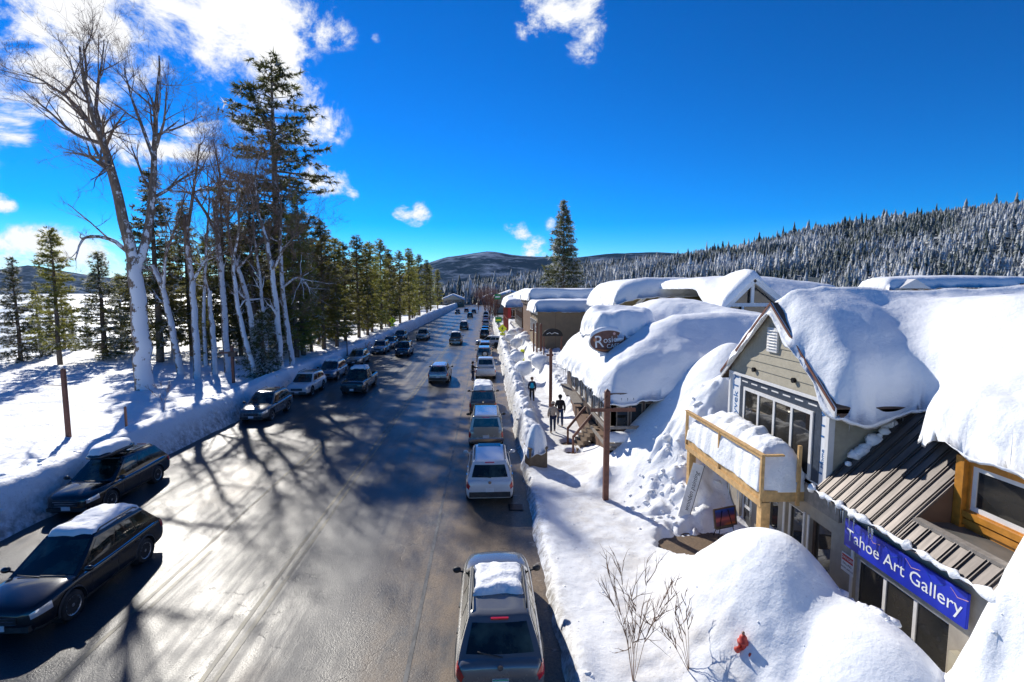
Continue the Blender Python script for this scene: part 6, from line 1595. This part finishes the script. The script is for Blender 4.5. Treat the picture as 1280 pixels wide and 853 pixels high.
# crossing signs
def ped_sign(x, y, z, label):
    e = empty('crossing_sign', (x, y, .3), 0, label=label, cat='sign', group='yellow pedestrian crossing signs')
    h = z - .3; MB().bbox(-.04, .04, .0, .06, 0, h + .7).build('post', 'steel', e)
    s = .72; MB().add([(-s, -.02, h), (0, -.02, h - s), (s, -.02, h), (0, -.02, h + s), (-s, .0, h), (0, .0, h - s), (s, 0, h), (0, 0, h + s)], [(0, 1, 2, 3), (7, 6, 5, 4), (0, 4, 5, 1), (1, 5, 6, 2), (2, 6, 7, 3), (3, 7, 4, 0)]).build('sign_plate', 'sign_yellow', e)
    f = MB().lathe([(.01, -.003), (.06, -.003), (.06, .003), (.01, .003)], 10, (.02, -.026, h + .27), 'y').bar((.0, -.026, h + .19), (0, -.026, h - .06), .012, .13, (1, 0, 0)).bar((0, -.026, h - .04), (-.14, -.026, h - .34), .012, .06, (1, 0, 0)).bar((0, -.026, h - .04), (.13, -.026, h - .34), .012, .06, (1, 0, 0)).bar((0, -.026, h + .15), (.17, -.026, h), .012, .045, (1, 0, 0)).bar((0, -.026, h + .15), (-.16, -.026, h), .012, .045, (1, 0, 0))
    f.build('walking_figure', 'black_ink', e)
    MB().bbox(-.38, .38, -.02, 0, h - 1.02, h - .68).build('arrow_plate', 'sign_yellow', e); MB().bar((.22, -.026, h - .76), (-.2, -.026, h - .95), .012, .06, (1, 0, 0)).build('arrow', 'black_ink', e)
p_ = aty(490.5, 401, 95); ped_sign(p_.x, 95, p_.z, 'yellow diamond crossing sign on the left snow bank')
p_ = aty(628, 411, 80); ped_sign(p_.x, 80, p_.z, 'yellow diamond crossing sign at the right kerb')
p_ = aty(653, 440, 58); e = empty('yellow_box', (p_.x, 58, .4), 0, label='narrow yellow street box half sunk in roadside snow', cat='street box')
MB().bbox(-.22, .22, -.2, .2, 0, 1.35).build('cabinet', 'sign_yellow', e, bevel=.03); MB().bbox(-.16, .16, -.215, -.201, .75, 1.1).build('window', 'black_ink', e)
# litter bin under a tall cap of snow
bx, by = 2.25, 22.9
e = empty('litter_bin', (bx, by, .2), R(10), label='square brown litter bin wearing a tall dome of snow', cat='litter bin')
for (b_) in ((-.42, .42, -.42, -.36, 0, .95), (-.42, .42, .36, .42, 0, .95), (-.42, -.36, -.359, .359, 0, .95), (.36, .42, -.359, .359, 0, .95)): MB().bbox(*b_).build('side_panel', 'bin_brown', e, bevel=.01)
MB().bbox(-.46, .46, -.46, .46, .951, 1.02).build('lid', 'bin_brown', e, bevel=.02)
blanket('snow_cap', rough_poly(smooth_poly([(-.52, -.5), (.5, -.52), (.52, .5), (-.5, .52)], 1), .2, .03, 3), lambda X, Y: 1.0 - .25 * np.exp(-((X + .45) / .2) ** 2), 1.02, .05, 'snow_rough', e, rad=.46, amp=.08, droop=.22, lump=.05)
# hydrant on the near mound
hp = atz(928, 818, .95); hz = rz(hp.x, hp.y)
e = empty('fire_hydrant', (hp.x, hp.y, hz - .36), R(25), label='red fire hydrant sunk in the flank of the near mound', cat='hydrant')
MB().lathe([(.13, 0), (.13, .05), (.09, .06), (.085, .38), (.11, .39), (.11, .43), (.085, .44), (.07, .52), (.03, .57)], 14).build('barrel', 'hydrant_red', e, True)
MB().lathe([(.02, .57), (.028, .57), (.028, .62), (.01, .63)], 6).build('operating_nut', 'rust_metal', e)
for s in (-1, 1): MB().lathe([(.05, 0), (.05, .07 * s), (.06, .075 * s), (.06, .11 * s), (.02, .12 * s)], 10, (s * .08, 0, .3), 'x').build('outlet_cap', 'hydrant_red', e, True)
MB().lathe([(.06, 0), (.06, -.09), (.07, -.095), (.07, -.13), (.02, -.14)], 10, (0, -.08, .24), 'y').build('pumper_cap', 'hydrant_red', e, True)
# arched dark sign beyond the cafe
p_ = aty(691, 414, 49); e = empty('arched_sign', (p_.x, 49, p_.z - .5), 0, label='dark arched shop sign with pale script beyond the cafe roof', cat='sign')
mb = MB(); n = 14; mb.v = [(1.0 * math.cos(math.pi * k / n), y, .75 * math.sin(math.pi * k / n)) for y in (0, .08) for k in range(n + 1)]; mb.f = [tuple(range(n + 1)), tuple(reversed(range(n + 1, 2 * n + 2)))] + [(k, k + n + 1, k + n + 2, k + 1) for k in range(n)] + [(n, 2 * n + 1, n + 1, 0)]
o = mb.build('board', 'metal_black', e); unflip(o.data); MB().tube([(-.6, -.02, .2), (-.3, -.02, .35), (-.1, -.02, .22), (.2, -.02, .36), (.55, -.02, .22)], .03, 5).build('script', 'white_ink', e)
for s in (-.85, .85): MB().bbox(s - .06, s + .06, .01, .07, -p_.z + .5, 0).build('leg', 'brown_post', e)
# snow capped planters and buried shrubs down the sidewalk
SH = 'snow buried shrubs down the sidewalk'
def lumpy(cx, cy, z, r_, seed, sq=(1, 1, 1)):
    bm = bmesh.new(); bmesh.ops.create_icosphere(bm, subdivisions=3, radius=r_); gg = random.Random(seed)
    co = np.array([v.co[:] for v in bm.verts]); d = 1 + .30 * fbm(co[:, 0] / r_ * 1.3 + seed, co[:, 1] / r_ * 1.3 + co[:, 2] / r_ * .9, 3, seed)
    for v, k in zip(bm.verts, d): v.co = Vector((v.co.x * k * sq[0], v.co.y * k * sq[1], v.co.z * k * sq[2]))
    me = bpy.data.meshes.new('snow_cap'); bm.to_mesh(me); bm.free(); me.polygons.foreach_set('use_smooth', np.ones(len(me.polygons), dtype=bool)); return me
g2 = random.Random(33); sp_l = ['beside the berm', 'by the path', 'against the shop side', 'near the street box', 'past the cafe', 'before the tan shop', 'under the posts', 'along the far kerb', 'by the crossing', 'near the porch shop', 'at the path bend', 'behind the berm', 'by the arched sign', 'deep down the walk']
for i in range(14):
    y = 45 + i * 4.0 + g2.uniform(-1, 1); x = (g2.uniform(4.9, 5.6) if i % 2 else g2.uniform(2.6, 3.6)) + (.6 if y > 60 else 0); r_ = g2.uniform(.5, .95)
    e = empty('snowy_shrub', (x, y, .4), g2.uniform(0, 6), label=f'snow capped shrub {sp_l[i]}', cat='shrub', group=SH)
    link('snow_cap', lumpy(x, y, 0, r_, 70 + i, (1, 1, .8)), 'snow_rough', e, (0, 0, r_ * 1.25))
    L_ = [([(0, 0, -.2), (g2.uniform(-.5, .5), g2.uniform(-.5, .5), r_ * 1.3)], .03, .012, 5, .6, 1) for k in range(4)]
    a_, b_ = bare_tree(L_, 90 + i, fan=2); link('stem', a_, 'twig', e); link('twigs', b_, 'twig', e)
# clods of ploughed snow scattered over berm and heap
def clod_mass(name, spots, label):
    V, F = [], []; bm = bmesh.new(); bmesh.ops.create_icosphere(bm, subdivisions=1, radius=1); bv = np.array([v.co[:] for v in bm.verts]); bf = np.array([[v.index for v in f.verts] for f in bm.faces]); bm.free()
    gg = np.random.default_rng(5); b = 0
    for (x, y, z, r_) in spots:
        V.append(bv * r_ * gg.uniform(.55, 1.35, (len(bv), 1)) * [1, 1, .6] + [x, y, z - r_ * .15]); F.append(bf + b); b += len(bv)
    tag(link(name, mk(name, np.concatenate(V), np.concatenate(F), True), 'snow_rough'), label, 'snow', kind='stuff')
S_ = []
xs_, ys_ = nrg.uniform(1.75, 3.2, 260), nrg.uniform(24.5, 75, 260)
zs_ = right_z(xs_, ys_)
S_ += [(x, y, z, abs(nrg.normal(.04, .06)) + .03) for x, y, z in zip(xs_, ys_, zs_)]
xs_, ys_ = nrg.normal(7.2, .9, 90), nrg.normal(18.0, 1.2, 90); zs_ = right_z(xs_, ys_)
S_ += [(x, y, z, abs(nrg.normal(.05, .07)) + .02) for x, y, z in zip(xs_, ys_, zs_) if x < 8.4 and not (6 < x and 14.4 < y < 15.8)]
xs_, ys_ = nrg.uniform(1.7, 8, 160), nrg.uniform(7, 24, 160); zs_ = right_z(xs_, ys_)
S_ += [(x, y, z, abs(nrg.normal(.012, .022)) + .008) for x, y, z in zip(xs_, ys_, zs_)]
xs_, ys_ = nrg.uniform(7.3, 8.3, 60), nrg.uniform(8.6, 10.2, 60); zs_ = right_z(xs_, ys_)
S_ += [(x, y, z, nrg.uniform(.03, .16)) for x, y, z in zip(xs_, ys_, zs_)]
clod_mass('snow_clods', S_, 'scattered clods of ploughed snow over berm and heaps')
S_ = []
ys_ = nrg.uniform(8, 120, 700); xs_ = nrg.uniform(-18.5, -16.3, 700); zs_ = left_z(xs_[None], ys_[None])[0]
clod_mass('bank_clods', [(x, y, z, abs(nrg.normal(.03, .06)) + .015) for x, y, z in zip(xs_, ys_, zs_)], 'clods of snow along the left plough bank')

# ------------------------------------------------------------------ people
def skinned(name, J, E, mat, parent, sub=2):
    keys = list(J); me = bpy.data.meshes.new('tmp'); me.from_pydata([J[k][0] for k in keys], [(keys.index(a), keys.index(b)) for a, b in E] and [(keys.index(a), keys.index(b)) for a, b in E], []); me.update()
    ob = bpy.data.objects.new('tmp', me); COL.objects.link(ob)
    sm = ob.modifiers.new('skin', 'SKIN'); sm.use_smooth_shade = True
    sv = me.skin_vertices[0].data
    for i, k in enumerate(keys): sv[i].radius = J[k][1] if hasattr(J[k][1], '__len__') else (J[k][1], J[k][1]); sv[i].use_root = (i == 0)
    ss_ = ob.modifiers.new('sub', 'SUBSURF'); ss_.levels = sub; ss_.render_levels = sub
    dg = bpy.context.evaluated_depsgraph_get(); dg.update(); m2 = bpy.data.meshes.new_from_object(ob.evaluated_get(dg)); m2.name = name; bpy.data.objects.remove(ob); m2.materials.clear()
    m2.polygons.foreach_set('use_smooth', np.ones(len(m2.polygons), dtype=bool))
    return link(name, m2, mat, parent)
def person(loc, rot, label, jacket, trousers, hat, stride=.18, armf=.12, hair='cloth_brown', vest=None, reach=None, h=1.75, scarf=None):
    e = empty('person', loc, rot, label=label, cat='person'); k = h / 1.75; e.scale = (k, k, k)
    # +y is forward
    J = {'pelvis': ((0, 0, .95), (.135, .10)), 'waist': ((0, 0, 1.10), (.125, .09)), 'chest': ((0, .0, 1.30), (.155, .105)), 'neckb': ((0, -.005, 1.46), (.075, .065)), 'neck': ((0, .01, 1.52), .052), 'jaw': ((0, .035, 1.585), (.066, .075)), 'head': ((0, .025, 1.66), (.078, .095)), 'crown': ((0, .015, 1.73), (.06, .07))}
    E = [('pelvis', 'waist'), ('waist', 'chest'), ('chest', 'neckb'), ('neckb', 'neck'), ('neck', 'jaw'), ('jaw', 'head'), ('head', 'crown')]
    for s, n_ in ((-1, 'l'), (1, 'r')):
        st = stride * s
        J.update({n_ + 'hip': ((s * .10, 0, .90), .088), n_ + 'knee': ((s * .105, st * .55 + .04, .50), .058), n_ + 'ank': ((s * .11, st - (.05 if st < 0 else 0), .10), .042), n_ + 'toe': ((s * .12, st + .15, .045), (.042, .03))})
        E += [('pelvis', n_ + 'hip'), (n_ + 'hip', n_ + 'knee'), (n_ + 'knee', n_ + 'ank'), (n_ + 'ank', n_ + 'toe')]
        el = (s * .25, -armf * s * .4 - .05, 1.13); wr_ = (s * .25, -armf * s + .08, .90)
        if reach and s == reach: el = (s * .36, .15, 1.25); wr_ = (s * .48, .38, 1.30)
        J.update({n_ + 'sh': ((s * .185, 0, 1.42), .058), n_ + 'el': (el, .042), n_ + 'wr': (wr_, .028)})
        E += [('chest', n_ + 'sh'), (n_ + 'sh', n_ + 'el'), (n_ + 'el', n_ + 'wr')]
        d = (Vector(wr_) - Vector(el)).normalized(); pm = Vector(wr_) + d * .075; J[n_ + 'pm'] = (tuple(pm), (.034, .018)); E.append((n_ + 'wr', n_ + 'pm'))
        sidev = d.cross(Vector((s, 0, 0))).normalized() if abs(d.x) < .9 else Vector((0, 0, 1))
        for f_, (o_, ln) in enumerate(((-.027, .062), (-.009, .075), (.009, .07), (.026, .055))):
            a_ = pm + sidev * o_ + d * .03; b_ = a_ + d * ln + Vector((-s * .018, 0, 0))
            J[f'{n_}f{f_}a'] = (tuple(a_), .0095); J[f'{n_}f{f_}b'] = (tuple(b_), .0075); E += [(n_ + 'pm', f'{n_}f{f_}a'), (f'{n_}f{f_}a', f'{n_}f{f_}b')]
        a_ = Vector(wr_) + d * .035 + sidev * .036; b_ = a_ + d * .05 + sidev * .02; J[n_ + 'ta'] = (tuple(a_), .011); J[n_ + 'tb'] = (tuple(b_), .009); E += [(n_ + 'wr', n_ + 'ta'), (n_ + 'ta', n_ + 'tb')]
    body = skinned('body', J, E, 'skin', e)
    def sub(keys, grow, name, mat, lim=None):
        J2 = {q: (J[q][0], tuple(r_ + grow for r_ in (J[q][1] if hasattr(J[q][1], '__len__') else (J[q][1],) * 2))) for q in keys}
        return skinned(name, J2, [(a, b) for a, b in E if a in keys and b in keys], mat, e, 1)
    sub(['pelvis', 'lhip', 'lknee', 'lank', 'rhip', 'rknee', 'rank'], .022, 'trousers', trousers)
    sub(['pelvis', 'waist', 'chest', 'neckb', 'lsh', 'lel', 'lwr', 'rsh', 'rel', 'rwr'], .034, 'jacket', jacket)
    if vest: sub(['pelvis', 'waist', 'chest', 'neckb'], .052, 'vest', vest)
    for s in 'lr': sub([s + 'ank', s + 'toe'], .02, 'boot', 'cloth_black')
    hd = MB().lathe([(.105, 1.665), (.118, 1.70), (.112, 1.75), (.08, 1.80), (.02, 1.825)], 14, (0, .015, 0)); hd.build('hat' if hat != hair else 'hair', hat, e, True)
    MB().lathe([(.03, 1.56), (.088, 1.60), (.098, 1.665), (.09, 1.69)], 12, (0, -.02, 0)).build('hair', hair, e, True)
    MB().add([(0, .15, 1.625), (-.014, .118, 1.61), (.014, .118, 1.61), (0, .115, 1.665)], [(0, 1, 2), (0, 2, 3), (0, 3, 1)]).build('nose', 'skin', e)
    for s in (-1, 1):
        MB().lathe([(.002, -.004), (.011, 0), (.002, .004)], 8, (s * .032, .118, 1.66), 'y').build('eye', 'black_ink', e)
    MB().bbox(-.024, .024, .112, .118, 1.575, 1.583).build('mouth', 'red_trim', e)
    return e
def ground_r(px, py): 
    z = .3
    for _ in range(4): p = atz(px, py, z); z = rz(p.x, p.y)
    return (p.x, p.y, z)
q = ground_r(691, 541); person(q, R(-4), 'person in tan parka and dark trousers walking away on the sidewalk', 'cloth_tan', 'cloth_navy', 'cloth_tan', .16, hair='cloth_brown')
q = ground_r(700, 533); person(q, R(-6), 'person in dark hooded jacket and jeans walking beside the tan parka', 'cloth_dark', 'cloth_jeans', 'cloth_black', -.16, hair='cloth_black', h=1.85)
q = ground_r(665, 502); person(q, R(172), 'person in bright blue vest walking toward the camera along the berm', 'cloth_navy', 'cloth_black', 'cloth_brown', .15, vest='cloth_teal', hair='cloth_brown')
p_ = atz(591, 477, .05); person((p_.x, p_.y, .06), R(-75), 'man in black standing in the road beside the white pickup', 'cloth_black', 'cloth_navy', 'cloth_black', .03, hair='cloth_brown', reach=1, h=1.8)
p_ = atz(587, 466, .05)

# ------------------------------------------------------------------ thin winter air round the whole place
hz_m = bpy.data.materials.new('haze_air'); hz_m.use_nodes = True; hn = hz_m.node_tree.nodes; hn.clear()
ho = hn.new('ShaderNodeOutputMaterial'); hv_ = hn.new('ShaderNodeVolumePrincipled'); hv_.inputs['Color'].default_value = (.70, .84, 1.0, 1); hv_.inputs['Density'].default_value = 8e-6; hv_.inputs['Anisotropy'].default_value = .1
hz_m.node_tree.links.new(hv_.outputs[0], ho.inputs['Volume'])
tag(MB().bbox(-15500, 15500, -4000, 15500, -30, 900).build('haze', hz_m), 'thin bluish winter haze over the lake and hills', 'haze', kind='stuff')
